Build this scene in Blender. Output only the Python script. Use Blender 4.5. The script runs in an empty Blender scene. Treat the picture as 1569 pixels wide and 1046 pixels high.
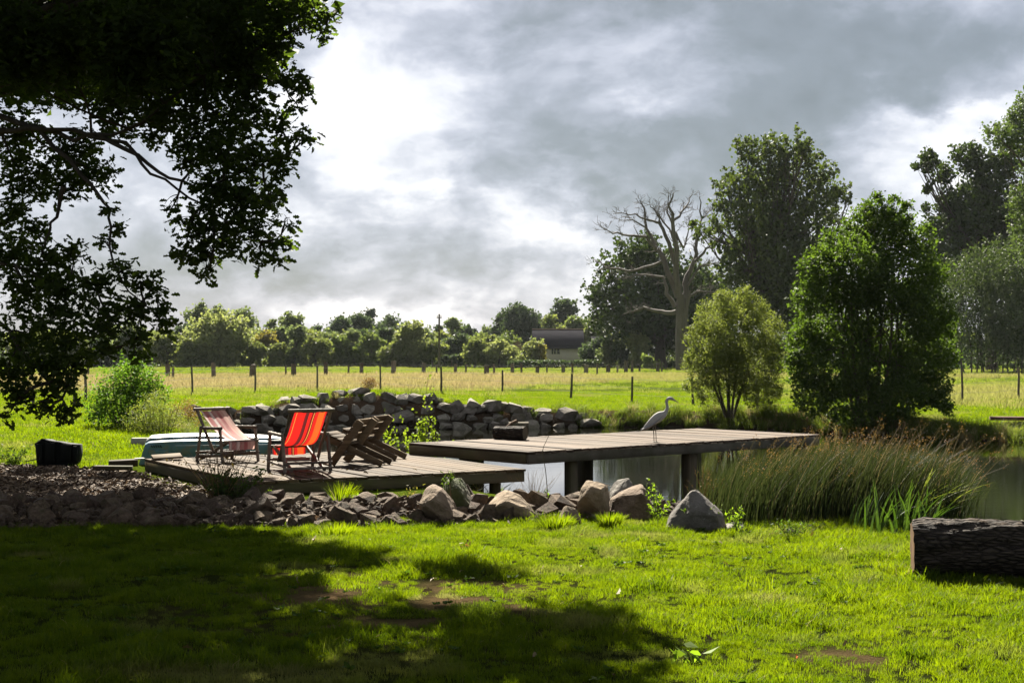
import bpy, bmesh, math, random
import numpy as np
from mathutils import Vector, Matrix, noise as mnoise

R = math.radians
rng = np.random.default_rng(7)
random.seed(7)
SC = bpy.context.scene
COL = SC.collection

# ------------------------------------------------------------------ camera
F = 2179.0          # focal length in photo pixels (50 mm)
X0, Y0, H = 784.5, 545.0, 1.7
cam_d = bpy.data.cameras.new('camera')
cam_d.sensor_width = 36.0
cam_d.lens = 36.0 * F / 1569.0
cam_d.shift_y = 22.0 / 1569.0
cam_d.clip_start = 0.1
cam_d.clip_end = 6000
cam = bpy.data.objects.new('camera', cam_d)
COL.objects.link(cam)
cam.location = (0, 0, H)
cam.rotation_euler = (R(90), 0, 0)
SC.camera = cam

SUN_AZ = -9.0       # degrees, clockwise from +Y
SUN_EL = 40.0
sun_dir = Vector((math.sin(R(SUN_AZ)) * math.cos(R(SUN_EL)), math.cos(R(SUN_AZ)) * math.cos(R(SUN_EL)), math.sin(R(SUN_EL))))
sl = bpy.data.lights.new('sun', 'SUN')
sl.energy = 5.0
sl.angle = R(0.55)
sl.color = (1.0, 0.93, 0.80)
so = bpy.data.objects.new('sun', sl)
COL.objects.link(so)
so.rotation_euler = sun_dir.to_track_quat('Z', 'Y').to_euler()

vs = SC.view_settings
vs.view_transform = 'Standard'
vs.look = 'None'
vs.exposure = 2.3
vs.gamma = 1.0
vs.use_curve_mapping = False
SC.cycles.max_bounces = 8
SC.cycles.transparent_max_bounces = 8
SC.cycles.caustics_reflective = False
SC.cycles.caustics_refractive = False
SC.cycles.sample_clamp_indirect = 4.0
SC.cycles.use_denoising = True


# ------------------------------------------------------------------ node helpers
class NT:
    def __init__(s, tree):
        s.t = tree
        tree.nodes.clear()

    def n(s, typ, ins=None, **attrs):
        nd = s.t.nodes.new(typ)
        for k, v in attrs.items():
            setattr(nd, k, v)
        for k, v in (ins or {}).items():
            sock = nd.inputs[k]
            if hasattr(v, 'is_output'):
                s.t.links.new(v, sock)
            else:
                sock.default_value = v
        return nd

    def m(s, op, a, b=0.0, c=None, clamp=False):
        nd = s.t.nodes.new('ShaderNodeMath')
        nd.operation = op
        nd.use_clamp = clamp
        for i, v in enumerate((a, b) if c is None else (a, b, c)):
            if hasattr(v, 'is_output'):
                s.t.links.new(v, nd.inputs[i])
            else:
                nd.inputs[i].default_value = v
        return nd.outputs[0]

    def noise(s, vec, scale, detail=4.0, rough=0.55, dist=0.0, col=False):
        ins = {'Scale': scale, 'Detail': detail, 'Roughness': rough, 'Distortion': dist}
        if vec is not None:
            ins['Vector'] = vec
        nd = s.n('ShaderNodeTexNoise', ins)
        return nd.outputs['Color' if col else 'Fac']

    def ramp(s, fac, stops, interp='LINEAR'):
        nd = s.n('ShaderNodeValToRGB', {'Fac': fac})
        cr = nd.color_ramp
        cr.interpolation = interp
        while len(cr.elements) < len(stops):
            cr.elements.new(0.5)
        for e, (p, c) in zip(cr.elements, stops):
            e.position = p
            e.color = (c[0], c[1], c[2], 1) if hasattr(c, '__len__') else (c, c, c, 1)
        return nd.outputs['Color']

    def mix(s, fac, a, b, mode='MIX'):
        nd = s.t.nodes.new('ShaderNodeMix')
        nd.data_type = 'RGBA'
        nd.blend_type = mode
        for sock, v in ((nd.inputs[0], fac), (nd.inputs[6], a), (nd.inputs[7], b)):
            if hasattr(v, 'is_output'):
                s.t.links.new(v, sock)
            elif hasattr(v, '__len__'):
                sock.default_value = (v[0], v[1], v[2], 1)
            else:
                sock.default_value = v
        return nd.outputs[2]

    def mapping(s, vec, scale=(1, 1, 1), rot=(0, 0, 0), loc=(0, 0, 0)):
        return s.n('ShaderNodeMapping', {'Vector': vec, 'Scale': scale, 'Rotation': rot, 'Location': loc}).outputs[0]

    def bump(s, h, strength=0.5, dist=0.02):
        return s.n('ShaderNodeBump', {'Height': h, 'Strength': strength, 'Distance': dist}).outputs[0]


def new_mat(name):
    m = bpy.data.materials.new(name)
    m.use_nodes = True
    return m, NT(m.node_tree)


def surf(nt, shader):
    o = nt.n('ShaderNodeOutputMaterial')
    nt.t.links.new(shader, o.inputs['Surface'])


def coords(nt, kind='Object'):
    return nt.n('ShaderNodeTexCoord').outputs[kind]


def world_pos(nt):
    return nt.n('ShaderNodeNewGeometry').outputs['Position']


# ------------------------------------------------------------------ world: broken cloud over a clear sky
world = bpy.data.worlds.new('World')
SC.world = world
world.use_nodes = True
w = NT(world.node_tree)
d = w.n('ShaderNodeTexCoord').outputs['Generated']
sep = w.n('ShaderNodeSeparateXYZ', {'Vector': d})
dx, dy, dz = sep.outputs
sky = w.n('ShaderNodeTexSky', sky_type='NISHITA')
sky.sun_disc = False
sky.sun_elevation = R(SUN_EL)
sky.sun_rotation = R(SUN_AZ)
# cloud layer coordinates (a flat deck seen in perspective)
den = w.m('ADD', w.m('MAXIMUM', dz, 0.0), 0.48)
cp = w.n('ShaderNodeCombineXYZ', {'X': w.m('DIVIDE', dx, den), 'Y': w.m('DIVIDE', dy, den), 'Z': 0.0}).outputs[0]
warp = w.noise(cp, 3.2, 5, 0.55, 0.0, col=True)
cpw = w.n('ShaderNodeVectorMath', {0: cp, 1: w.n('ShaderNodeVectorMath', {0: warp, 'Scale': 0.16}, operation='SCALE').outputs[0]}, operation='ADD').outputs[0]
n1 = w.noise(cpw, 2.3, 7, 0.56, 0.1)
n2 = w.noise(w.mapping(cpw, loc=(7.3, 2.2, 0.0)), 7.0, 9, 0.52, 0.0)
n3 = w.noise(w.mapping(cpw, loc=(1.3, 9.2, 0.0)), 17.0, 7, 0.55, 0.0)
# banks and breaks of the cloud, as directions on the sky
dyc = w.m('MAXIMUM', dy, 0.08)
wsep = w.n('ShaderNodeSeparateColor', {'Color': w.noise(cp, 6.5, 7, 0.6, 0.0, col=True)})
uu = w.m('ADD', w.m('DIVIDE', dx, dyc), w.m('MULTIPLY', w.m('SUBTRACT', wsep.outputs[0], 0.5), 0.16))
ww = w.m('ADD', w.m('DIVIDE', dz, dyc), w.m('MULTIPLY', w.m('SUBTRACT', wsep.outputs[1], 0.5), 0.11))
BANKS = [  # px, py, sx, sy, amplitude
    (610, 50, 100, 110, .21), (550, 190, 110, 80, .17), (640, 262, 60, 26, .26), (800, 320, 60, 50, .27), (880, 362, 75, 26, .24), (690, 100, 70, 90, .09),
    (985, 165, 42, 24, .20), (1500, 185, 130, 26, .30), (1385, 235, 75, 40, .26), (1440, 300, 90, 40, .16), (610, 480, 190, 22, .20), (850, 450, 60, 40, .12), (470, 330, 60, 12, .1),
    (1030, 15, 190, 34, -.30), (1290, 120, 150, 75, -.24), (930, 100, 110, 60, -.14), (1010, 255, 130, 60, -.26), (720, 275, 60, 42, -.14), (400, 270, 110, 45, -.12),
    (340, 400, 190, 35, -.15), (1480, 60, 150, 60, -.20), (560, 400, 140, 35, -.10), (700, 130, 40, 40, -.05),
]
acc = None
for (bx, by, sx, sy, a) in BANKS:
    qx = w.m('DIVIDE', w.m('SUBTRACT', uu, (bx - X0) / F), sx / F * 1.25)
    qy = w.m('DIVIDE', w.m('SUBTRACT', ww, (Y0 - by) / F), sy / F * 1.25)
    e = w.m('POWER', 2.71828, w.m('MULTIPLY', w.m('ADD', w.m('MULTIPLY', qx, qx), w.m('MULTIPLY', qy, qy)), -1.0))
    acc = w.m('MULTIPLY', e, a) if acc is None else w.m('ADD', acc, w.m('MULTIPLY', e, a))
b = w.m('ADD', 0.585, acc)
b = w.m('ADD', b, w.m('MULTIPLY', w.m('SUBTRACT', n1, 0.5), 0.70))
n2c = w.ramp(n2, [(.36, 0), (.64, 1)])
n3c = w.ramp(n3, [(.38, 0), (.62, 1)])
b = w.m('ADD', b, w.m('MULTIPLY', w.m('SUBTRACT', n2c, 0.5), 0.30))
b = w.m('ADD', b, w.m('MULTIPLY', w.m('SUBTRACT', n3c, 0.5), 0.13))
SKY_K = 3.75
ccol = w.ramp(b, [(0.10, (.172, .202, .218)), (0.34, (.245, .282, .318)), (0.50, (.37, .405, .475)), (0.64, (.53, .56, .645)), (0.80, (.82, .84, .90)), (0.93, (1.02, 1.0, 1.0))])
ccol = w.n('ShaderNodeVectorMath', {0: ccol, 'Scale': SKY_K}, operation='SCALE').outputs[0]
final = w.mix(0.94, sky.outputs[0], ccol)
bg = w.n('ShaderNodeBackground', {'Color': final, 'Strength': 0.0555})
wo = w.n('ShaderNodeOutputWorld')
w.t.links.new(bg.outputs[0], wo.inputs['Surface'])


# ------------------------------------------------------------------ object helpers
def P(px, py, Y):
    return Vector(((px - X0) / F * Y, Y, H - (py - Y0) / F * Y))


def G(px, py, z=0.0):
    Y = (H - z) * F / (py - Y0)
    return Vector(((px - X0) / F * Y, Y, z))


def set_props(o, label=None, cat=None, group=None, kind=None):
    if label: o['label'] = label
    if cat: o['category'] = cat
    if group: o['group'] = group
    if kind: o['kind'] = kind
    return o


def thing(name, label, cat, loc=(0, 0, 0), rotz=0.0, group=None):
    o = bpy.data.objects.new(name, None)
    o.empty_display_size = 0.2
    COL.objects.link(o)
    o.location = loc
    o.rotation_euler = (0, 0, rotz)
    return set_props(o, label, cat, group)


def fast_mesh(name, groups, smooth=False):
    """groups: list of (verts Nx3, faces MxK) numpy arrays -> one mesh"""
    me = bpy.data.meshes.new(name)
    vs_, loops, starts, tot, off, ls = [], [], [], [], 0, 0
    for v, f in groups:
        v = np.asarray(v, float).reshape(-1, 3)
        f = np.asarray(f, int)
        if len(f) == 0:
            continue
        k = f.shape[1]
        vs_.append(v)
        loops.append((f + off).ravel())
        starts.append(ls + np.arange(len(f)) * k)
        tot.append(np.full(len(f), k))
        ls += f.size
        off += len(v)
    V = np.concatenate(vs_)
    L = np.concatenate(loops)
    S = np.concatenate(starts)
    T = np.concatenate(tot)
    me.vertices.add(len(V))
    me.vertices.foreach_set('co', V.astype(np.float32).ravel())
    me.loops.add(len(L))
    me.loops.foreach_set('vertex_index', L.astype(np.int32))
    me.polygons.add(len(S))
    me.polygons.foreach_set('loop_start', S.astype(np.int32))
    try:
        me.polygons.foreach_set('loop_total', T.astype(np.int32))
    except Exception:
        pass
    if smooth:
        me.polygons.foreach_set('use_smooth', np.ones(len(S), bool))
    me.update(calc_edges=True)
    me.validate()
    return me


def link(name, me, mat=None, parent=None, loc=None, rot=None):
    o = bpy.data.objects.new(name, me)
    COL.objects.link(o)
    if mat is not None and len(me.materials) == 0:
        me.materials.append(mat)
    if parent is not None:
        o.parent = parent
    if loc is not None: o.location = loc
    if rot is not None: o.rotation_euler = rot
    return o


def build(name, groups, mat, parent=None, smooth=False, rel=True, loc=None, rot=None):
    """world-space groups; stored relative to an unrotated parent empty"""
    if parent is not None and rel:
        lo = np.array(parent.location)
        groups = [(np.asarray(v, float).reshape(-1, 3) - lo, f) for v, f in groups]
    return link(name, fast_mesh(name, groups, smooth), mat, parent, loc, rot)


def box(cx, cy, cz, sx, sy, sz):
    v = np.array([[x, y, z] for x in (-.5, .5) for y in (-.5, .5) for z in (-.5, .5)]) * (sx, sy, sz) + (cx, cy, cz)
    f = np.array([[0, 1, 3, 2], [4, 6, 7, 5], [0, 4, 5, 1], [2, 3, 7, 6], [0, 2, 6, 4], [1, 5, 7, 3]])
    return v, f


def bevel_box_mesh(name, sx, sy, sz, bev=0.004, warp=0.0, seed=0):
    bm = bmesh.new()
    bmesh.ops.create_cube(bm, size=1)
    bmesh.ops.scale(bm, vec=(sx, sy, sz), verts=bm.verts)
    if warp:
        r = random.Random(seed)
        for v in bm.verts:
            v.co += Vector((r.uniform(-1, 1), r.uniform(-1, 1), r.uniform(-1, 1))) * warp
    bmesh.ops.bevel(bm, geom=bm.edges[:], offset=bev, segments=1, affect='EDGES')
    me = bpy.data.meshes.new(name)
    bm.to_mesh(me)
    bm.free()
    return me


def tube(pts, radii, n=6, cap=True):
    pts = np.asarray([tuple(p) for p in pts], float)
    m = len(pts)
    radii = np.full(m, radii, float) if np.isscalar(radii) else np.asarray(radii, float)
    t = np.gradient(pts, axis=0)
    t /= np.linalg.norm(t, axis=1, keepdims=True) + 1e-9
    ref = np.array([0, 0, 1.0]) if abs(t[:, 2]).mean() < 0.8 else np.array([0, 1.0, 0])
    a = np.cross(t, ref)
    a /= np.linalg.norm(a, axis=1, keepdims=True) + 1e-9
    b_ = np.cross(t, a)
    ang = np.linspace(0, 2 * np.pi, n, endpoint=False)
    ring = a[:, None, :] * np.cos(ang)[None, :, None] + b_[:, None, :] * np.sin(ang)[None, :, None]
    v = (pts[:, None, :] + ring * radii[:, None, None]).reshape(-1, 3)
    i = np.arange(m - 1)[:, None] * n
    j = np.arange(n)[None, :]
    jn = (j + 1) % n
    f = np.stack([i + j, i + jn, i + n + jn, i + n + j], -1).reshape(-1, 4)
    out = [(v, f)]
    if cap:
        out.append((v[:n].copy(), np.arange(n)[::-1][None, :]))
        out.append((v[-n:].copy(), np.arange(n)[None, :]))
    return out


def curve_pts(p0, p1, n=6, bow=0.12, rg=None, sag=0.0):
    rg = rg or random
    p0, p1 = Vector(p0), Vector(p1)
    L = (p1 - p0).length
    off = Vector((rg.uniform(-1, 1), rg.uniform(-1, 1), rg.uniform(-1, 1))) * L * bow
    out = []
    for i in range(n):
        s = i / (n - 1)
        out.append(p0.lerp(p1, s) + off * math.sin(math.pi * s) + Vector((0, 0, sag * L * math.sin(math.pi * s))))
    return out


# leaf templates: x along the leaf, y across, z fold
OAK = np.array([(0, 0), (.24, .17), (.34, .10), (.52, .26), (.64, .14), (.82, .22), (1.0, .0), (.82, -.22), (.62, -.13), (.50, -.26), (.33, -.10), (.22, -.16)])
RHOMB = np.array([(0, 0), (.45, .27), (1, 0), (.45, -.27)])
LANCE = np.array([(0, 0), (.4, .11), (1, 0), (.4, -.11)])
ROUND = np.array([(0, 0), (.25, .3), (.7, .34), (1, 0), (.7, -.34), (.25, -.3)])
CLUMP = np.array([(-.52, -.05), (-.12, .46), (.10, .14), (.54, .30), (.30, -.44), (-.25, -.46)])


def leaves(c, size, tmpl, direction=None, spread=1.0, fold=0.12, rg=None):
    rg = rg or rng
    c = np.asarray(c, float)
    n = len(c)
    if n == 0:
        return (np.zeros((0, 3)), np.zeros((0, len(tmpl)), int))
    t = rg.normal(size=(n, 3))
    if direction is not None:
        t = t * spread + direction
    t /= np.linalg.norm(t, axis=1, keepdims=True) + 1e-9
    q = rg.normal(size=(n, 3))
    b_ = np.cross(t, q)
    b_ /= np.linalg.norm(b_, axis=1, keepdims=True) + 1e-9
    nn = np.cross(t, b_)
    s = (np.asarray(size) * np.ones(n))[:, None, None]
    x = tmpl[:, 0][None, :, None]
    y = tmpl[:, 1][None, :, None]
    z = (np.abs(tmpl[:, 1]) * fold * 2 - tmpl[:, 0] ** 2 * fold)[None, :, None]
    v = c[:, None, :] + s * (x * t[:, None, :] + y * b_[:, None, :] + z * nn[:, None, :])
    f = np.arange(n * len(tmpl)).reshape(n, -1)
    return v.reshape(-1, 3), f


def ell_points(n, c, r, rg=None, power=2.4, low=0.0):
    """points in an ellipsoid, denser towards its skin"""
    rg = rg or rng
    q = rg.normal(size=(n, 3))
    q /= np.linalg.norm(q, axis=1, keepdims=True)
    rad = (low + (1 - low) * rg.random(n)) ** (1 / power)
    return np.asarray(c) + q * rad[:, None] * np.asarray(r)
# ------------------------------------------------------------------ materials
def leaf_mat(name, dark, light, trans=0.45, tcol=None, rough=0.65, spec=0.12, sat=.6):
    m, t = new_mat(name)
    rnd = t.n('ShaderNodeNewGeometry').outputs['Random Per Island']
    big = t.noise(world_pos(t), 0.9, 2)
    f = t.m('ADD', t.m('MULTIPLY', rnd, 0.7), t.m('MULTIPLY', big, 0.3))
    col = t.mix(f, dark, light)
    tc = t.mix(f, tuple(min(1, c * k) for c, k in zip(dark, (1.5, 1.7, sat))), tcol or tuple(min(1, c * k) for c, k in zip(light, (1.7, 1.7, sat))))
    p = t.n('ShaderNodeBsdfPrincipled', {'Base Color': col, 'Roughness': rough, 'Specular IOR Level': spec})
    tr = t.n('ShaderNodeBsdfTranslucent', {'Color': tc})
    mx = t.n('ShaderNodeMixShader', {0: trans, 1: p.outputs[0], 2: tr.outputs[0]})
    surf(t, mx.outputs[0])
    return m


def bark_mat(name, c1, c2, scale=(9, 9, 1.6), bump=0.6, dist=0.03, kind='Object'):
    m, t = new_mat(name)
    co = t.mapping(coords(t, kind), scale=scale)
    n = t.noise(co, 1.0, 7, 0.65, 0.4)
    n2 = t.noise(co, 0.25, 3)
    col = t.mix(t.ramp(n, [(.3, 0), (.7, 1)]), c1, c2)
    col = t.mix(t.m('MULTIPLY', n2, 0.5), col, tuple(c * .6 for c in c1))
    p = t.n('ShaderNodeBsdfPrincipled', {'Base Color': col, 'Roughness': 0.9, 'Specular IOR Level': 0.2, 'Normal': t.bump(n, bump, dist)})
    surf(t, p.outputs[0])
    return m


def wood_mat(name, c1, c2, axis_scale=(1.2, 28, 28), bump=0.35, dirt=0.35, rough=0.8, green=0.0):
    """grain along local x; every plank differs a little"""
    m, t = new_mat(name)
    oi = t.n('ShaderNodeObjectInfo').outputs['Random']
    co = coords(t)
    off = t.n('ShaderNodeCombineXYZ', {'X': t.m('MULTIPLY', oi, 37.0), 'Y': t.m('MULTIPLY', oi, 11.0), 'Z': 0.0}).outputs[0]
    co = t.n('ShaderNodeVectorMath', {0: co, 1: off}, operation='ADD').outputs[0]
    g = t.noise(t.mapping(co, scale=axis_scale), 1.0, 6, 0.6, 0.5)
    d1 = t.noise(co, 2.2, 5, 0.6)
    col = t.mix(t.ramp(g, [(.28, 0), (.72, 1)]), c1, c2)
    col = t.mix(t.m('MULTIPLY', t.ramp(d1, [(.45, 0), (.75, 1)]), dirt), col, (.05, .04, .025))
    if green:
        d2 = t.noise(t.mapping(co, loc=(3, 5, 1)), 1.7, 4)
        col = t.mix(t.m('MULTIPLY', t.ramp(d2, [(.45, 0), (.7, 1)]), green), col, (.05, .065, .02))
    hsv = t.n('ShaderNodeHueSaturation', {'Color': col, 'Value': t.m('ADD', 0.6, t.m('MULTIPLY', oi, 0.8))})
    p = t.n('ShaderNodeBsdfPrincipled', {'Base Color': hsv.outputs[0], 'Roughness': rough, 'Specular IOR Level': 0.06, 'Normal': t.bump(g, bump, 0.006)})
    surf(t, p.outputs[0])
    return m


def rock_mat(name, c1, c2, moss=0.25, scale=3.0, bump=0.7, lichen=0.0):
    m, t = new_mat(name)
    oi = t.n('ShaderNodeObjectInfo').outputs['Random']
    co = t.n('ShaderNodeVectorMath', {0: coords(t), 1: t.n('ShaderNodeCombineXYZ', {'X': t.m('MULTIPLY', oi, 50.0), 'Y': oi, 'Z': oi}).outputs[0]}, operation='ADD').outputs[0]
    n = t.noise(co, scale, 9, 0.62, 0.3)
    n2 = t.noise(co, scale * 9, 5, 0.6)
    n3 = t.noise(co, scale * .55, 3)
    col = t.mix(t.ramp(n, [(.32, 0), (.68, 1)]), c1, c2)
    col = t.mix(t.m('MULTIPLY', n2, 0.5), col, tuple(c * .45 for c in c1))
    hsv = t.n('ShaderNodeHueSaturation', {'Color': col, 'Value': t.m('ADD', 0.72, t.m('MULTIPLY', oi, 0.55)), 'Hue': t.m('ADD', 0.49, t.m('MULTIPLY', oi, 0.02))})
    col = hsv.outputs[0]
    if lichen:
        l = t.noise(co, scale * 5, 4, 0.7)
        col = t.mix(t.m('MULTIPLY', t.ramp(l, [(.60, 0), (.66, 1)]), lichen), col, (.42, .41, .36))
    if moss:
        col = t.mix(t.m('MULTIPLY', t.ramp(n3, [(.52, 0), (.66, 1)]), moss), col, (.045, .06, .014))
    h = t.m('ADD', n, t.m('MULTIPLY', n2, 0.35))
    p = t.n('ShaderNodeBsdfPrincipled', {'Base Color': col, 'Roughness': 0.92, 'Specular IOR Level': 0.2, 'Normal': t.bump(h, bump * 1.35, 0.05)})
    surf(t, p.outputs[0])
    return m


def plain(name, c, rough=0.6, spec=0.3, var=0.25, scale=8.0, bump=0.0, metal=0.0):
    m, t = new_mat(name)
    n = t.noise(coords(t), scale, 6, 0.6)
    col = t.mix(n, tuple(x * (1 - var) for x in c), tuple(min(1, x * (1 + var)) for x in c))
    ins = {'Base Color': col, 'Roughness': rough, 'Specular IOR Level': spec, 'Metallic': metal}
    if bump:
        ins['Normal'] = t.bump(n, bump, 0.01)
    surf(t, t.n('ShaderNodeBsdfPrincipled', ins).outputs[0])
    return m


M = {}
M['oak_near'] = leaf_mat('oak_leaf_near', (.014, .024, .006), (.028, .044, .010), 0.5, tcol=(.115, .175, .014), rough=.6, spec=.15)
M['oak_far'] = leaf_mat('oak_leaf_far', (.018, .030, .010), (.040, .060, .018), 0.26)
M['oak_tall'] = leaf_mat('oak_leaf_tall', (.026, .040, .012), (.064, .085, .026), 0.34)
M['alder'] = leaf_mat('alder_leaf', (.024, .042, .010), (.062, .098, .022), 0.50)
M['shrubwillow'] = leaf_mat('willow_shrub_leaf', (.062, .076, .024), (.125, .145, .044), 0.46, sat=.8)
M['palewillow'] = leaf_mat('pale_willow_leaf', (.10, .115, .052), (.185, .20, .092), 0.44, sat=.95)
M['greywillow'] = leaf_mat('grey_willow_leaf', (.060, .078, .042), (.118, .140, .072), 0.42, sat=.95)
M['apple'] = leaf_mat('orchard_leaf', (.060, .074, .030), (.125, .142, .055), 0.44, sat=.85)
M['lime'] = leaf_mat('bright_green_leaf', (.056, .076, .026), (.110, .138, .050), 0.38, sat=.85)
M['darkfar'] = leaf_mat('dark_far_leaf', (.030, .046, .024), (.058, .080, .040), 0.32, sat=1)
M['willow_dark'] = leaf_mat('dark_willow_leaf', (.026, .042, .019), (.058, .080, .036), 0.28)  # darker, greyer leaf colour for the willow clump at the right
M['ash'] = leaf_mat('ash_leaf', (.036, .056, .024), (.075, .105, .045), 0.34)
M['far_hedge'] = leaf_mat('hedge_leaf', (.028, .042, .020), (.055, .075, .034), 0.3)
M['conifer'] = leaf_mat('conifer_needle', (.022, .036, .024), (.040, .060, .038), 0.15)
M['yellowing'] = leaf_mat('yellowing_leaf', (.12, .11, .036), (.20, .165, .060), 0.36)
M['bush'] = leaf_mat('bush_leaf', (.045, .090, .014), (.085, .150, .026), 0.45)
M['bush_pale'] = leaf_mat('pale_bush_leaf', (.085, .105, .030), (.17, .19, .065), 0.4)
M['sapling'] = leaf_mat('sapling_leaf', (.08, .115, .016), (.155, .20, .03), 0.5)
M['weed'] = leaf_mat('weed_leaf', (.085, .14, .014), (.16, .23, .028), 0.5)
M['dry'] = leaf_mat('dry_stem', (.13, .085, .04), (.26, .18, .09), 0.25)
M['russet'] = leaf_mat('russet_leaf', (.10, .055, .03), (.19, .11, .06), 0.25)
M['grass'] = None
M['rush'] = leaf_mat('rush_blade', (.010, .018, .006), (.034, .044, .014), 0.28, tcol=(.062, .072, .020))
M['rush_dry'] = leaf_mat('rush_dry_blade', (.07, .052, .028), (.17, .135, .080), 0.3, tcol=(.17, .13, .07))
M['iris'] = leaf_mat('iris_blade', (.028, .055, .010), (.060, .105, .020), 0.3, rough=.4, spec=.4)
M['bark_oak'] = bark_mat('bark_oak', (.030, .024, .018), (.085, .070, .055))
M['bark_far'] = bark_mat('bark_far', (.040, .034, .027), (.085, .073, .058), scale=(3, 3, .7), dist=.08)
M['bark_dead'] = bark_mat('bark_dead', (.062, .054, .046), (.135, .118, .10), scale=(2.2, 2.2, .35), dist=.12)
M['bark_thin'] = bark_mat('bark_thin', (.045, .036, .024), (.11, .09, .06), scale=(20, 20, 5), dist=.01)
M['plank'] = wood_mat('weathered_plank', (.036, .024, .014), (.088, .061, .037), dirt=.7)
M['dock_plank'] = wood_mat('dock_plank', (.048, .034, .024), (.105, .077, .056), dirt=.65)
M['beam'] = wood_mat('dark_beam', (.045, .036, .022), (.10, .082, .052), axis_scale=(1.4, 14, 9), dirt=.6, green=.45)
M['beam_grey'] = wood_mat('grey_beam', (.08, .070, .052), (.17, .152, .12), axis_scale=(3, 14, 3), dirt=.55, green=.45)
M['post_wood'] = wood_mat('post_wood', (.036, .030, .020), (.105, .085, .056), axis_scale=(14, 14, 1.5), dirt=.6, green=.6)
M['fence_post'] = wood_mat('fence_post_wood', (.06, .05, .036), (.14, .12, .09), axis_scale=(14, 14, 1.5), dirt=.3)
M['chair_wood'] = wood_mat('chair_wood', (.06, .042, .025), (.155, .112, .068), dirt=.4)
M['bamboo'] = wood_mat('bamboo', (.085, .068, .052), (.18, .148, .116), axis_scale=(6, 6, 6), dirt=.3, rough=.55)
M['stone_wall'] = rock_mat('wall_stone', (.115, .098, .076), (.27, .235, .185), moss=.4, lichen=.2)
M['stone_edge'] = rock_mat('edging_stone', (.062, .041, .027), (.175, .122, .082), moss=.25, scale=5)
M['boulder_tan'] = rock_mat('boulder_tan', (.105, .072, .046), (.26, .190, .128), moss=.15, scale=3)
M['boulder_grey'] = rock_mat('boulder_grey', (.095, .085, .072), (.22, .20, .172), moss=.1, scale=3, lichen=.3)
M['boulder_moss'] = rock_mat('boulder_mossy', (.085, .076, .05), (.20, .17, .12), moss=.8, scale=3.5)
M['wire'] = plain('wire', (.09, .085, .075), .8, .15)
M['plastic'] = plain('dark_plastic', (.006, .008, .007), .8, .1, var=.3, scale=5, bump=.05)
M['black'] = plain('black_rubber', (.012, .012, .012), .6, .3)
M['concrete'] = plain('concrete', (.30, .28, .24), .9, .2, scale=14, bump=.3)
M['roof'] = plain('slate_roof', (.020, .0195, .022), 1.0, .0, var=.2, scale=1.2, bump=.2)
M['roof_tile'] = plain('tile_roof', (.16, .11, .08), .8, .2)
M['barn_wall'] = plain('barn_wall', (.34, .31, .25), .9, .15, var=.2, scale=1.5)
M['window'] = plain('dark_window', (.02, .022, .025), .15, .5)
M['frame_white'] = plain('pale_frame', (.5, .48, .44), .6, .3)
M['heron'] = plain('heron_plumage', (.30, .29, .27), .75, .25, var=.28, scale=16, bump=.15)
M['heron_wing'] = plain('heron_wing', (.185, .185, .185), .8, .2, var=.35, scale=26, bump=.35)
M['heron_leg'] = plain('heron_leg', (.10, .085, .06), .6, .3)
M['heron_beak'] = plain('heron_beak', (.20, .165, .11), .5, .35)
M['cutwood'] = wood_mat('cut_wood', (.12, .070, .036), (.22, .135, .075), axis_scale=(20, 6, 6), dirt=.4)
M['red_plank'] = plain('red_brick_edge', (.085, .040, .030), .9, .2, scale=6)

# log bark: deep furrows along the length
m, t = new_mat('log_bark')
co = t.mapping(coords(t), scale=(4.0, 16, 16), rot=(0, .35, .3))
n = t.noise(co, 1.0, 8, 0.66, 0.8)
v = t.n('ShaderNodeTexVoronoi', {'Vector': t.mapping(coords(t), scale=(9, 34, 34), rot=(0, .4, .35)), 'Scale': 1.0}, feature='DISTANCE_TO_EDGE').outputs[0]
h = t.m('ADD', n, t.m('MULTIPLY', t.ramp(v, [(0, 0), (.3, 1)]), .5))
col = t.mix(t.ramp(h, [(.45, 0), (1, 1)]), (.010, .007, .005), (.062, .048, .036))
surf(t, t.n('ShaderNodeBsdfPrincipled', {'Base Color': col, 'Roughness': .9, 'Specular IOR Level': .2, 'Normal': t.bump(h, 1.0, .05)}).outputs[0])
M['log_bark'] = m

# peeling turquoise paint over dull gelcoat
m, t = new_mat('boat_paint')
co = coords(t)
n = t.noise(co, 3.2, 6, .62, .5)
n2 = t.noise(co, 14, 5, .6)
col = t.mix(t.ramp(n, [(.45, 0), (.48, 1)]), (.13, .16, .14), (.075, .165, .19))
col = t.mix(t.ramp(t.noise(t.mapping(co, loc=(4, 1, 2)), 4.5, 5, .6, .4), [(.58, 0), (.60, 1)]), col, (.09, .20, .29))
col = t.mix(t.m('MULTIPLY', n2, .45), col, (.06, .06, .045))
surf(t, t.n('ShaderNodeBsdfPrincipled', {'Base Color': col, 'Roughness': .5, 'Specular IOR Level': .35, 'Normal': t.bump(n, .2, .004)}).outputs[0])
M['boat'] = m
M['boat_white'] = plain('boat_gelcoat', (.17, .17, .16), .4, .4, var=.25, scale=7)


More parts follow.
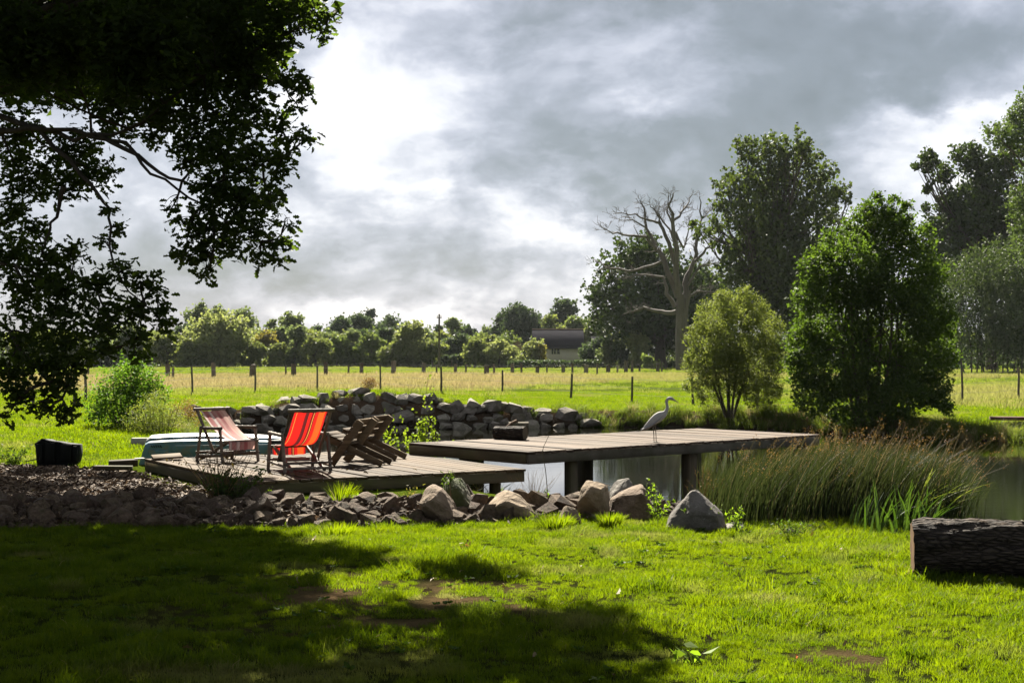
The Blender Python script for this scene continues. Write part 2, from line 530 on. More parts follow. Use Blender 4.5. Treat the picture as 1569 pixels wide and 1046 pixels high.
def stripe_mat(name, stops, width, transl, fade=None):
    m, t = new_mat(name)
    co = coords(t)
    y = t.n('ShaderNodeSeparateXYZ', {'Vector': co}).outputs[1]
    u = t.m('ADD', t.m('DIVIDE', y, width), .5)
    col = t.ramp(u, stops, 'CONSTANT')
    weave = t.noise(t.mapping(co, scale=(300, 300, 300)), 1.0, 2)
    col = t.mix(t.m('MULTIPLY', weave, .25), col, (.02, .01, .01), 'MIX')
    if fade:
        z = t.n('ShaderNodeSeparateXYZ', {'Vector': co}).outputs[2]
        s = t.noise(t.mapping(co, scale=(2.2, 6, 2.2)), 1.0, 4, .6, .8)
        f = t.m('MULTIPLY', t.ramp(s, [(.35, 0.35), (.62, 1)]), t.ramp(z, [(.12, 0), (.17, 1)]))
        col = t.mix(t.m('MULTIPLY', f, .5), col, fade)
    p = t.n('ShaderNodeBsdfPrincipled', {'Base Color': col, 'Roughness': .85, 'Specular IOR Level': .15})
    tr = t.n('ShaderNodeBsdfTranslucent', {'Color': col})
    surf(t, t.n('ShaderNodeMixShader', {0: transl, 1: p.outputs[0], 2: tr.outputs[0]}).outputs[0])
    return m


DR, RD, OR_, BR, YE = (.085, .006, .006), (.31, .008, .006), (.46, .050, .008), (.04, .007, .007), (.36, .17, .03)
M['canvas_red'] = stripe_mat('striped_red_canvas', [(0, DR), (.06, RD), (.10, OR_), (.27, RD), (.36, BR), (.385, YE), (.40, DR), (.45, RD), (.53, BR), (.60, DR), (.63, RD), (.86, YE), (.875, RD), (.94, BR), (.96, RD)], .50, .55)
PK, WH, RS = (.50, .14, .13), (.75, .66, .62), (.32, .016, .026)
M['canvas_faded'] = stripe_mat('striped_faded_canvas', [(0, PK), (.10, WH), (.16, RS), (.30, (.25, .16, .14)), (.34, WH), (.42, RS), (.50, (.30, .10, .08)), (.56, RS), (.68, (.55, .25, .2)), (.78, (.70, .42, .34)), (.90, PK)], .50, .35, fade=(.62, .43, .39))
# ------------------------------------------------------------------ terrain and pond
WATER_Z = -0.5
POND = np.array([(-8.5, 41), (-7.3, 35), (-5.4, 29), (-3.3, 25.2), (-1.3, 22.4), (0.1, 19.8), (1.3, 18.0), (3.4, 16.9), (5.0, 15.9), (7, 14.7), (15, 13.2), (42, 11), (42, 30), (18, 33.6), (14, 35.2), (11.6, 37.4), (9.8, 39.2), (7.8, 41.2), (5.5, 43.2), (2.4, 43.8), (-1.6, 42.7), (-5, 42.2)], float)
MULCH = np.array([(-13, 22.3), (-7.2, 21.9), (-5.75, 21.0), (-3.4, 17.3), (-2.7, 16.2), (-4, 15.6), (-13, 15.4)], float)


def poly_sd(x, y, poly):
    x = np.asarray(x, float); y = np.asarray(y, float)
    dmin = np.full(x.shape, 1e9)
    inside = np.zeros(x.shape, bool)
    n = len(poly)
    for i in range(n):
        ax, ay = poly[i]
        bx, by = poly[(i + 1) % n]
        ex, ey = bx - ax, by - ay
        tt = np.clip(((x - ax) * ex + (y - ay) * ey) / (ex * ex + ey * ey), 0, 1)
        dmin = np.minimum(dmin, np.hypot(x - ax - tt * ex, y - ay - tt * ey))
        c = ((ay > y) != (by > y)) & (x < ex * (y - ay) / (ey + 1e-12) + ax)
        inside ^= c
    return np.where(inside, -dmin, dmin)


def sst(a, b, x):
    t_ = np.clip((np.asarray(x, float) - a) / (b - a), 0, 1)
    return t_ * t_ * (3 - 2 * t_)


def vnoise(x, y, s, seed=0):
    """cheap smooth noise in 0..1"""
    x = np.asarray(x, float) * s + seed * 13.7
    y = np.asarray(y, float) * s + seed * 7.1
    xi = np.floor(x); yi = np.floor(y)
    fx = x - xi; fy = y - yi
    fx = fx * fx * (3 - 2 * fx); fy = fy * fy * (3 - 2 * fy)

    def hsh(a, b_):
        v_ = np.sin(a * 127.1 + b_ * 311.7 + seed * 17.3) * 43758.5453
        return v_ - np.floor(v_)
    return (hsh(xi, yi) * (1 - fx) + hsh(xi + 1, yi) * fx) * (1 - fy) + (hsh(xi, yi + 1) * (1 - fx) + hsh(xi + 1, yi + 1) * fx) * fy


def edge_front(x):
    return np.interp(x, [-14, -6, -1.8, 0.1, 1.6, 2.6], [13.9, 13.95, 14.2, 14.65, 15.0, 15.1])


def edge_depth(x):
    return np.interp(x, [-14, -4, -2, 0.0, 2.0], [2.3, 2.2, 1.9, 1.5, 1.1])


def terrain(x, y):
    x = np.asarray(x, float); y = np.asarray(y, float)
    land = 0.60 * np.exp(-((x + 4.7) / np.where(x < -4.7, 2.9, 3.3)) ** 2 - ((y - 44.6) / 3.6) ** 2)
    land += 0.05 * (vnoise(x, y, .35, 1) - .5) + 0.03 * (vnoise(x, y, 1.1, 2) - .5)
    land += 0.25 * (vnoise(x, y, .04, 3) - .5) * sst(48, 70, y)
    ef = edge_front(x); ed = edge_depth(x)
    u = (y - ef) / ed
    land += np.where((x < 2.4), 0.11 * np.clip(np.sin(np.clip(u, 0, 1) * np.pi), 0, 1) * sst(2.4, -1.5, x), 0)
    sd = poly_sd(x, y, POND)
    bw = np.where(y > 30, 0.8 + 1.8 * sst(10, 13.5, x), 1.5)
    bw = np.where((x < -4.5) & (y < 40), 1.2, bw)
    t_ = np.clip(sd / bw, 0, 1) ** 0.75
    t_ = t_ * t_ * (3 - 2 * t_) * .5 + t_ * .5
    z = WATER_Z - .04 + (land - WATER_Z + .04) * t_
    z = np.where(sd < 0, WATER_Z - .04 - np.clip(-sd, 0, 2) * .45, z)
    return z


def tz(x, y):
    return float(terrain(np.array([x]), np.array([y]))[0])


def straw_f(x, y):
    x = np.asarray(x, float); y = np.asarray(y, float)
    wob = (vnoise(x, y, .12, 5) - .5) * 9 + (vnoise(x, y, .5, 6) - .5) * 4
    yf = np.interp(x, [-20, -1, 8, 20], [67, 70, 96, 103]) + wob
    f1 = sst(0, 5, y - yf) * (1 - sst(0, 16, y - 112 - wob * 1.5)) * np.interp(x, [-1, 10], [.9, .6])
    f2 = sst(13.5, 16, x + (vnoise(x, y, .5, 8) - .5) * 2) * sst(43.5, 46, y) * (1 - sst(75, 95, y)) * .55
    f3 = .35 * sst(.55, .8, vnoise(x, y, .25, 9)) * sst(48, 60, y)
    return np.clip(np.maximum(np.maximum(f1, f2), f3), 0, 1) * (.65 + .35 * vnoise(x, y, .8, 10))


def mud_f(x, y):
    q = np.exp(-((x + 0.85) / 1.0) ** 2 - ((y - 9.75) / 1.15) ** 2) + .8 * np.exp(-((x - 1.95) / .35) ** 2 - ((y - 8.0) / .25) ** 2)
    return np.clip(q * 1.5 * sst(.35, .7, vnoise(x, y, 3.2, 11) * .6 + vnoise(x, y, 8, 12) * .4), 0, 1)


def graded(a, b, step, lo, hi, k=1.13):
    mid = list(np.arange(a, b, step))
    up, s, p = [], step, b
    while p < hi:
        up.append(p); s *= k; p += s
    up.append(hi)
    dn, s, p = [], step, a
    while p > lo:
        s *= k; p -= s
        dn.append(max(p, lo))
    return np.array(sorted(set(dn)) + mid + up)


xs = graded(-12, 15, .25, -3000, 3000)
ys = graded(6, 47, .23, -300, 4500)
GX, GY = np.meshgrid(xs, ys)
GZ = terrain(GX, GY)
nx, ny = len(xs), len(ys)
gi = np.arange(nx * ny).reshape(ny, nx)
gf = np.stack([gi[:-1, :-1], gi[:-1, 1:], gi[1:, 1:], gi[1:, :-1]], -1).reshape(-1, 4)
gme = fast_mesh('ground', [(np.stack([GX, GY, GZ], -1).reshape(-1, 3), gf)], smooth=True)
fx_, fy_ = GX.ravel(), GY.ravel()
pond_sd = poly_sd(fx_, fy_, POND)
mul = np.clip(.5 - poly_sd(fx_, fy_, MULCH) / .5 + (vnoise(fx_, fy_, 2.5, 4) - .5) * .8, 0, 1)
u_ = (fy_ - edge_front(fx_)) / edge_depth(fx_)
mul = np.maximum(mul, ((u_ > .02) & (u_ < 1.1) & (fx_ < 2.3) & (fy_ > 13.6)) * 1.0)
mul = np.maximum(mul, sst(1.5, .7, pond_sd) * ((fy_ < 30) | (fx_ > -9)) * 1.0)
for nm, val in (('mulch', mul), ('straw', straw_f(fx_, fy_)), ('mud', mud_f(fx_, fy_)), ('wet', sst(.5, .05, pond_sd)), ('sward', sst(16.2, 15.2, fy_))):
    at = gme.attributes.new(nm, 'FLOAT', 'POINT')
    at.data.foreach_set('value', np.asarray(val, np.float32))

m, t = new_mat('ground_soil_and_grass')


def attr(t, nm, kind='GEOMETRY'):
    return t.n('ShaderNodeAttribute', attribute_name=nm, attribute_type=kind).outputs['Fac']


wp = world_pos(t)
g1 = t.noise(wp, 1.2, 5, .6)
g2 = t.noise(wp, 16, 5, .65)
g3 = t.noise(t.mapping(wp, scale=(2, 2, 2)), 30, 3, .7)
gcol = t.mix(g1, (.055, .088, .008), (.100, .138, .011))
gcol = t.mix(t.m('MULTIPLY', t.ramp(g2, [(.35, 0), (.7, 1)]), .5), gcol, (.055, .080, .012))
scol = t.mix(g2, (.15, .115, .058), (.215, .168, .092))
scol = t.mix(t.m('MULTIPLY', g1, .6), scol, (.12, .13, .035))
mcol = t.mix(t.ramp(g3, [(.3, 0), (.7, 1)]), (.034, .021, .012), (.125, .082, .050))
dcol = t.mix(g2, (.07, .045, .022), (.16, .11, .06))
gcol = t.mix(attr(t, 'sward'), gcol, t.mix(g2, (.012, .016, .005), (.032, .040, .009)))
c_ = t.mix(attr(t, 'straw'), gcol, scol)
c_ = t.mix(attr(t, 'mulch'), c_, mcol)
c_ = t.mix(attr(t, 'mud'), c_, dcol)
c_ = t.mix(attr(t, 'wet'), c_, (.022, .018, .012))
hh = t.m('ADD', g2, t.m('MULTIPLY', g3, .6))
surf(t, t.n('ShaderNodeBsdfDiffuse', {'Color': c_, 'Roughness': .5, 'Normal': t.bump(hh, .9, .05)}).outputs[0])
ground = link('ground', gme, m)
ground['kind'] = 'structure'

# water
m, t = new_mat('pond_water')
wp = world_pos(t)
r1 = t.noise(t.mapping(wp, scale=(.7, 2.2, 1)), 1.3, 4, .55, .4)
r2 = t.noise(t.mapping(wp, scale=(3, 9, 1)), 1.0, 3, .5, .2)
calm = t.ramp(t.noise(wp, .16, 2), [(.35, .25), (.65, 1)])
hgt = t.m('MULTIPLY', t.m('ADD', r1, t.m('MULTIPLY', r2, .3)), calm)
surf(t, t.n('ShaderNodeBsdfPrincipled', {'Base Color': (.0035, .0036, .0014, 1), 'Roughness': .035, 'IOR': 1.33, 'Specular IOR Level': .5, 'Normal': t.bump(hgt, .09, .03)}).outputs[0])
wxs = np.linspace(-11, 44, 56); wys = np.linspace(10, 46, 37)
WX, WY = np.meshgrid(wxs, wys)
gi = np.arange(WX.size).reshape(WX.shape)
wf = np.stack([gi[:-1, :-1], gi[:-1, 1:], gi[1:, 1:], gi[1:, :-1]], -1).reshape(-1, 4)
# keep only the cells the pond reaches
cxm = (WX[:-1, :-1] + .5).ravel(); cym = (WY[:-1, :-1] + .5).ravel()
wf = wf[poly_sd(cxm, cym, POND) < 1.0]
wo_ = build('pond_water', [(np.stack([WX, WY, np.full_like(WX, WATER_Z)], -1).reshape(-1, 3), wf)], m, smooth=True)
wo_['kind'] = 'structure'


# ------------------------------------------------------------------ rocks
def hull_mesh(name, pts):
    bm = bmesh.new()
    for p in pts:
        bm.verts.new(p)
    res = bmesh.ops.convex_hull(bm, input=bm.verts[:])
    dead = [e for e in res.get('geom_interior', []) + res.get('geom_unused', []) if isinstance(e, bmesh.types.BMVert)]
    if dead:
        bmesh.ops.delete(bm, geom=list(set(dead)), context='VERTS')
    me = bpy.data.meshes.new(name)
    bm.to_mesh(me)
    bm.free()
    return me


def rock_variant(seed, n=17):
    r = np.random.default_rng(seed)
    q = r.normal(size=(n, 3))
    q /= np.abs(q).max(axis=1, keepdims=True) ** .55 * np.linalg.norm(q, axis=1, keepdims=True) ** .45
    q *= r.uniform(.42, .54, size=(n, 1))
    return hull_mesh('stone', q)


ROCKS = [rock_variant(100 + i) for i in range(14)]


def add_stones(parent, name, spots, mat):
    """spots: (pos, scale3, rot3)"""
    lo = parent.location
    meshes = []
    for me in ROCKS:
        c = me.copy()
        c.name = name
        c.materials.append(mat)
        meshes.append(c)
    for k, (p, s, r_) in enumerate(spots):
        o = bpy.data.objects.new(name, meshes[k % len(meshes)])
        COL.objects.link(o)
        o.parent = parent
        o.location = Vector(p) - lo
        o.scale = s
        o.rotation_euler = r_


def arc(points, step):
    pts = [Vector((p[0], p[1], 0)) for p in points]
    out = []
    for a, b_ in zip(pts[:-1], pts[1:]):
        L = (b_ - a).length
        k = max(1, round(L / step))
        for i in range(k):
            out.append((a.lerp(b_, i / k), (b_ - a).normalized()))
    return out


# far retaining wall of rough stone
wall = thing('rock_wall', 'dry stacked grey rock wall holding the far pond bank behind the deck chairs', 'rock wall', (-3, 42.6, 0))
spots = []
rr = random.Random(5)
WALLPATH = [(-9.0, 40.2), (-8.5, 41), (-5, 42.2), (-1.6, 42.7), (2.4, 43.8)]
for ci, (sd_, zoff) in enumerate([(.02, -.50), (.22, -.22), (.45, .08), (.72, .36)]):
    for p, dr in arc(WALLPATH, .44 if ci else .52):
        nrm = Vector((-dr.y, dr.x, 0))
        q = p + nrm * (sd_ + rr.uniform(-.06, .08)) + dr * rr.uniform(-.15, .15)
        top = float(0.60 * math.exp(-((q.x + 4.7) / (2.9 if q.x < -4.7 else 3.3)) ** 2))
        if q.x < -7.4: top = max(top, .1)
        if zoff > top + .02:
            continue
        if q.x > 1.2 and ci > 0 and rr.random() < .5:
            continue
        s = rr.uniform(.30, .60)
        spots.append(((q.x, q.y, zoff + rr.uniform(-.03, .07)), (s * rr.uniform(.9, 1.35), s * .9, s * rr.uniform(.62, .85)), (rr.uniform(-.3, .3), rr.uniform(-.3, .3), rr.uniform(-.5, .5))))
# a few crowning blocks and strays along the bank
for px, py, Y, s in ((548, 604, 43.4, .8), (520, 606, 43.3, .6), (460, 617, 43, .75), (434, 616, 43, .6), (590, 611, 43.5, .7), (620, 612, 43.5, .6), (655, 612, 43.5, .55), (720, 619, 43.4, .65), (752, 622, 43.5, .7), (798, 633, 43.8, .75), (830, 635, 44.0, .7), (870, 636, 44.1, .8), (893, 640, 44.2, .7), (400, 626, 42.6, .6), (372, 640, 42.0, .7), (905, 650, 43.7, .6)):
    q = P(px, py, Y)
    spots.append((q, (s * 1.1, s * .9, s * .6), (rr.uniform(-.2, .2), rr.uniform(-.2, .2), rr.uniform(-1, 1))))
add_stones(wall, 'stone', spots, M['stone_wall'])

# low edging of loose stone between lawn and bed
edging = thing('stone_edging', 'low heap of loose brown stones running along the edge of the lawn below the deck', 'stone edging', (-2, 14.8, 0))
spots = []
placed = []
tries = 0
while len(spots) < 292 and tries < 9000:
    tries += 1
    x = rr.uniform(-6.4, 2.3)
    if x > .6 and rr.random() < .35: continue
    u = rr.random() ** 1.15
    y = float(edge_front(x)) + u * float(edge_depth(x)) * .92
    s = rr.choice((.10, .13, .15, .17, .19, .22, .25, .29)) * (1.0 if x < .5 else .9)
    if any((x - a) ** 2 + (y - b_) ** 2 < (.34 * (s + c)) ** 2 for a, b_, c in placed):
        continue
    placed.append((x, y, s))
    z = tz(x, y) + s * .16
    spots.append(((x, y, z), (s * rr.uniform(.9, 1.4), s * rr.uniform(.85, 1.2), s * rr.uniform(.65, 1.05)), (rr.uniform(-.5, .5), rr.uniform(-.5, .5), rr.uniform(0, 6.3))))
add_stones(edging, 'stone', spots, M['stone_edge'])


def boulder(label, outline, base_py, depth, mat, seed, squash=.72):
    """outline in photo pixels at the boulder's own distance, given real depth front to back"""
    c0 = G(sum(p[0] for p in outline) / len(outline), base_py, 0.0)
    Y = c0.y
    zc = tz(c0.x, Y)
    pts = [P(px, py, Y) for px, py in outline]
    cx = sum(p.x for p in pts) / len(pts)
    cz = sum(p.z for p in pts) / len(pts)
    r = random.Random(seed)
    all_ = []
    for lay, sc in ((-.5, squash), (-.18, 1.0), (.15, .97), (.5, squash)):
        for p in pts:
            if r.random() < .30: continue
            k = sc * r.uniform(.90, 1.05)
            all_.append((p.x - cx, lay * depth + r.uniform(-.05, .05) * depth - 0, 0) if False else ((p.x - cx) * k, (lay + r.uniform(-.07, .07)) * depth, (p.z - zc) * (k if p.z > cz else 1.0)))
    me = hull_mesh('boulder', all_)
    bm = bmesh.new()
    bm.from_mesh(me)
    bmesh.ops.bevel(bm, geom=bm.edges[:], offset=.012, segments=1, affect='EDGES')
    bmesh.ops.triangulate(bm, faces=bm.faces[:])
    for _ in range(3):
        lim = .05
        es = [e for e in bm.edges if e.calc_length() > lim]
        bmesh.ops.subdivide_edges(bm, edges=es, cuts=1)
        bmesh.ops.triangulate(bm, faces=bm.faces[:])
    bm.normal_update()
    off = Vector((seed * 3.1, seed * 1.7, seed))
    nv = [(v, v.normal.copy()) for v in bm.verts]
    for v, n_ in nv:
        q = v.co + off
        k = mnoise.fractal(q * 11.0, .8, 2.1, 5) * .008 + mnoise.noise(q * 3.5) * .008
        v.co += n_ * k
    bm.to_mesh(me)
    bm.free()
    o = link('boulder', me, mat, loc=(cx, Y, zc - .035))
    set_props(o, label, 'boulder', 'boulders at the head of the lawn')
    return o


boulder('rounded brown boulder with a bare face, in front of the mossy one', [(642, 795), (643, 765), (652, 742), (664, 735), (680, 741), (695, 757), (701, 775), (700, 795)], 797, .42, M['boulder_tan'], 1)
boulder('mossy boulder leaning behind the rounded brown one below the deck corner', [(672, 790), (676, 745), (684, 731), (698, 725), (709, 728), (716, 745), (728, 765), (733, 790)], 789, .45, M['boulder_moss'], 2)
boulder('broad low sandy boulder shaped like a mound', [(739, 792), (746, 768), (760, 750), (775, 744), (795, 752), (812, 768), (824, 792)], 792, .55, M['boulder_tan'], 3)
boulder('upright blocky boulder standing in front of the dark dock post', [(883, 792), (885, 765), (890, 738), (900, 730), (922, 729), (931, 736), (935, 760), (934, 792)], 792, .45, M['boulder_tan'], 4, .85)
boulder('small pale boulder behind the upright blocky one and the sloping one', [(930, 765), (933, 742), (944, 731), (962, 726), (971, 731), (973, 765)], 776, .35, M['boulder_grey'], 5)
boulder('large sloping boulder lit on its top, right of the upright blocky one', [(932, 788), (934, 758), (950, 748), (968, 735), (984, 732), (990, 742), (996, 765), (999, 790)], 790, .55, M['boulder_tan'], 6)
boulder('pale grey pointed boulder with a sloping shoulder beside the rushes', [(1018, 806), (1026, 783), (1044, 760), (1056, 747), (1066, 743), (1082, 757), (1098, 767), (1108, 780), (1113, 806)], 808, .5, M['boulder_grey'], 7)
boulder('small low grey boulder half buried at the foot of the rushes', [(1106, 811), (1109, 794), (1124, 790), (1142, 793), (1148, 811)], 811, .35, M['boulder_grey'], 8)
boulder('small loose boulder at the foot of the upright blocky one', [(846, 806), (850, 778), (866, 768), (884, 772), (893, 788), (896, 806)], 801, .3, M['boulder_tan'], 9)


# ------------------------------------------------------------------ scattering (uncountable stuff)
def scatter(name, pos, rot, scl, variants, extra=None):
    me = bpy.data.meshes.new(name)
    n_ = len(pos)
    me.vertices.add(n_)
    me.vertices.foreach_set('co', np.asarray(pos, np.float32).ravel())
    a = me.attributes.new('rot', 'FLOAT_VECTOR', 'POINT'); a.data.foreach_set('vector', np.asarray(rot, np.float32).ravel())
    a = me.attributes.new('scl', 'FLOAT_VECTOR', 'POINT')
    s_ = np.asarray(scl, np.float32)
    if s_.ndim == 1: s_ = np.repeat(s_[:, None], 3, 1)
    a.data.foreach_set('vector', s_.ravel())
    a = me.attributes.new('pick', 'INT', 'POINT'); a.data.foreach_set('value', rng.integers(0, len(variants), n_).astype(np.int32))
    for k, v_ in (extra or {}).items():
        a = me.attributes.new(k, 'FLOAT', 'POINT'); a.data.foreach_set('value', np.asarray(v_, np.float32))
    o = link(name, me)
    ng = bpy.data.node_groups.new(name + '_scatter', 'GeometryNodeTree')
    ng.interface.new_socket('Geometry', in_out='INPUT', socket_type='NodeSocketGeometry')
    ng.interface.new_socket('Geometry', in_out='OUTPUT', socket_type='NodeSocketGeometry')
    N = ng.nodes; L = ng.links
    gi_ = N.new('NodeGroupInput'); go = N.new('NodeGroupOutput')
    join = N.new('GeometryNodeJoinGeometry')

    def na(nm, ty):
        q = N.new('GeometryNodeInputNamedAttribute'); q.data_type = ty
        q.inputs['Name'].default_value = nm
        return q.outputs['Attribute']
    rv = na('rot', 'FLOAT_VECTOR'); sv = na('scl', 'FLOAT_VECTOR'); pk = na('pick', 'INT')
    e2r = N.new('FunctionNodeEulerToRotation'); L.new(rv, e2r.inputs[0])
    for i, vo in enumerate(variants):
        cmp_ = N.new('FunctionNodeCompare'); cmp_.data_type = 'INT'; cmp_.operation = 'EQUAL'
        ints = [s for s in cmp_.inputs if s.type == 'INT']
        L.new(pk, ints[0]); ints[1].default_value = i
        inf = N.new('GeometryNodeObjectInfo'); inf.inputs['Object'].default_value = vo
        inf.transform_space = 'ORIGINAL'
        inst = N.new('GeometryNodeInstanceOnPoints')
        inf.inputs['As Instance'].default_value = True
        L.new(gi_.outputs[0], inst.inputs['Points']); L.new(cmp_.outputs[0], inst.inputs['Selection'])
        L.new(inf.outputs['Geometry'], inst.inputs['Instance'])
        L.new(e2r.outputs[0], inst.inputs['Rotation']); L.new(sv, inst.inputs['Scale'])
        L.new(inst.outputs[0], join.inputs[0])
    L.new(join.outputs[0], go.inputs[0])
    md = o.modifiers.new('scatter', 'NODES'); md.node_group = ng
    o['kind'] = 'stuff'
    return o


def grass_mat(name, a, b_, tr_a, tr_b, straw=(.22, .175, .08), trans=.5):
    m, t = new_mat(name)
    rnd = t.n('ShaderNodeNewGeometry').outputs['Random Per Island']
    wpn = world_pos(t)
    big = t.ramp(t.noise(wpn, .9, 4, .6), [(.3, 0), (.7, 1)])
    pat = t.ramp(t.noise(t.mapping(wpn, loc=(3, 8, 0)), 2.6, 5, .65), [(.38, 0), (.64, 1)])
    f = t.m('ADD', t.m('MULTIPLY', rnd, .40), t.m('ADD', t.m('MULTIPLY', big, .3), t.m('MULTIPLY', pat, .3)))
    st = attr(t, 'straw', 'INSTANCER')
    old = t.m('GREATER_THAN', rnd, .955)
    st = t.m('MAXIMUM', st, t.m('MULTIPLY', old, .8))
    col = t.mix(st, t.mix(f, a, b_), straw)
    tc = t.mix(st, t.mix(f, tr_a, tr_b), tuple(min(1, c * 1.2) for c in straw))
    p = t.n('ShaderNodeBsdfPrincipled', {'Base Color': col, 'Roughness': .6, 'Specular IOR Level': .10})
    tr = t.n('ShaderNodeBsdfTranslucent', {'Color': tc})
    surf(t, t.n('ShaderNodeMixShader', {0: trans, 1: p.outputs[0], 2: tr.outputs[0]}).outputs[0])
    return m


def blade_groups(n, rad, h0, h1, wd, lean, rg, segs=2, lean_dir=None):
    """n tapered blades of three triangles each"""
    a = rg.uniform(0, 2 * np.pi, n)
    r = rad * np.sqrt(rg.random(n))
    base = np.stack([r * np.cos(a), r * np.sin(a), np.full(n, -.01)], 1)
    hgt = rg.uniform(h0, h1, n)
    la = rg.uniform(0, 2 * np.pi, n)
    ld = np.stack([np.cos(la), np.sin(la), np.zeros(n)], 1)
    if lean_dir is not None:
        ld = ld * .55 + np.asarray(lean_dir)
    l = (rg.random(n) * lean)[:, None] * hgt[:, None]
    fa = rg.uniform(0, np.pi, n)
    side = np.stack([np.cos(fa), np.sin(fa), np.zeros(n)], 1) * (wd * rg.uniform(.7, 1.3, n))[:, None]
    up = np.array([0, 0, 1.0])
    mid = base + ld * l * .35 + up * (hgt * .6)[:, None]
    tip = base + ld * l + up * (hgt * np.sqrt(np.clip(1 - (rg.random(n) * lean * .6) ** 2, .2, 1)))[:, None]
    v = np.stack([base - side, base + side, mid + side * .75, mid - side * .75, tip], 1).reshape(-1, 3)
    k = np.arange(n)[:, None] * 5
    quads = np.concatenate([k, k + 1, k + 2, k + 3], 1)
    tris = np.concatenate([k + 3, k + 2, k + 4], 1)
    return v, quads, tris


def tuft(name, mat, **kw):
    v, q, t3 = blade_groups(rg=rng, **kw)
    me = bpy.data.meshes.new(name)
    me.from_pydata(v.tolist(), [], q.tolist() + t3.tolist())
    me.materials.append(mat)
    return bpy.data.objects.new(name, me)     # source shape only, not linked to the scene


M['lawn'] = grass_mat('lawn_blade', (.012, .025, .002), (.034, .054, .004), (.040, .100, .002), (.270, .345, .003))
M['meadow'] = grass_mat('meadow_blade', (.085, .115, .018), (.140, .165, .030), (.13, .20, .010), (.21, .26, .018), straw=(.215, .16, .085))
M['bankgrass'] = grass_mat('bank_blade', (.035, .055, .010), (.070, .095, .018), (.075, .12, .010), (.14, .17, .020))

lawn_tufts = [tuft('lawn_tuft', M['lawn'], n=60, rad=.085, h0=.025, h1=.062, wd=.0021, lean=.9) for _ in range(4)] + [tuft('lawn_tuft', M['lawn'], n=46, rad=.06, h0=.04, h1=.095, wd=.0023, lean=.8)]
mid_tufts = [tuft('mown_tuft', M['lawn'], n=70, rad=.26, h0=.03, h1=.075, wd=.006, lean=.9) for _ in range(3)]
meadow_tufts = [tuft('meadow_tuft', M['meadow'], n=60, rad=.55, h0=.10, h1=.34, wd=.014, lean=.6) for _ in range(4)]
bank_tufts = [tuft('bank_tuft', M['bankgrass'], n=70, rad=.16, h0=.15, h1=.50, wd=.006, lean=1.1) for _ in range(4)]


def rand_in_view(n, ya, yb, pad=1.12, power=1.0, dens=None):
    """random ground points in the wedge in front of the camera"""
    y = np.sqrt(rng.random(n) * (yb ** 2 - ya ** 2) + ya ** 2)
    x = (rng.random(n) * 2 - 1) * (.36 * y * pad + .4)
    return x, y


# near lawn
x, y = rand_in_view(22000, 6.2, 15.4)
keep = (y < edge_front(x) + np.where(x < 2.2, .12, -.25) - sst(3.2, 5, x) * .9)
md_ = mud_f(x, y)
keep &= rng.random(len(x)) > md_ * 1.05
keep &= poly_sd(x, y, POND) > 1.3
x, y, md_ = x[keep], y[keep], md_[keep]
sc_ = .88 * (.45 + 1.9 * (.4 * vnoise(x, y, 1.3, 21) + .6 * vnoise(x, y, 4.2, 22)) ** 2.0 + .5 * (vnoise(x, y, 9, 26) > .86)) * (1 - .4 * md_)
scatter('lawn_grass', np.stack([x, y, terrain(x, y)], 1), np.stack([rng.normal(0, .12, len(x)), rng.normal(0, .12, len(x)), rng.uniform(0, 6.3, len(x))], 1), sc_, lawn_tufts,
        {'straw': np.clip((vnoise(x, y, 2.2, 23) - .72) * 1.6 + md_ * .5, 0, .8)})

# mown grass beyond the bed and round the pond
x, y = rand_in_view(26000, 17, 66, 1.1)
sd_ = poly_sd(x, y, POND)
keep = (sd_ > .75) & (poly_sd(x, y, MULCH) > .1) & ((x < -5.6) | (y > 30)) & (straw_f(x, y) < .5) & ~((x > -6.2) & (x < 0) & (y < 25))
x, y = x[keep], y[keep]
scatter('mown_grass', np.stack([x, y, terrain(x, y)], 1), np.stack([rng.normal(0, .1, len(x)), rng.normal(0, .1, len(x)), rng.uniform(0, 6.3, len(x))], 1), .7 + .7 * vnoise(x, y, .9, 24), mid_tufts,
        {'straw': np.clip((vnoise(x, y, .8, 25) - .6) * 1.2, 0, .6)})

# rough meadow
x, y = rand_in_view(26000, 45, 200, 1.08)
st = straw_f(x, y)
keep = (st > .12) | (rng.random(len(x)) < .35)
keep &= (poly_sd(x, y, POND) > 3) & ~((st < .12) & (y < 72))
x, y, st = x[keep], y[keep], st[keep]
scatter('meadow_grass', np.stack([x, y, terrain(x, y)], 1), np.stack([rng.normal(0, .1, len(x)), rng.normal(0, .1, len(x)), rng.uniform(0, 6.3, len(x))], 1), (.45 + .75 * st) * rng.uniform(.6, 1.3, len(x)), meadow_tufts, {'straw': st})

# long grass hanging over the pond banks
pts = []
for p, dr in arc([(2.0, 43.7), (5.5, 43.2), (7.8, 41.2), (9.8, 39.2), (11.6, 37.4), (14, 35.2), (18, 33.6), (24, 32.4)], .10):
    nrm = Vector((-dr.y, dr.x, 0))
    if nrm.y < 0: nrm = -nrm
    for k in range(2):
        q = p + nrm * rr.uniform(.0, .75) + dr * rr.uniform(-.1, .1)
        pts.append((q.x, q.y))
for p, dr in arc([(-8.5, 40.6), (-7.3, 35), (-5.4, 29), (-3.3, 25.2), (-1.3, 22.4), (0.1, 19.8)], .12):
    nrm = Vector((-dr.y, dr.x, 0))
    if nrm.x > 0: nrm = -nrm
    q = p + nrm * rr.uniform(-.1, 1.0)
    pts.append((q.x, q.y))
for p, dr in arc([(-8.8, 41), (-5, 42.6), (-1.6, 43.2), (2.4, 44.2)], .16):      # tufts between the wall stones
    if rr.random() < .55:
        q = p + Vector((0, rr.uniform(-.3, .8), 0))
        pts.append((q.x, q.y))
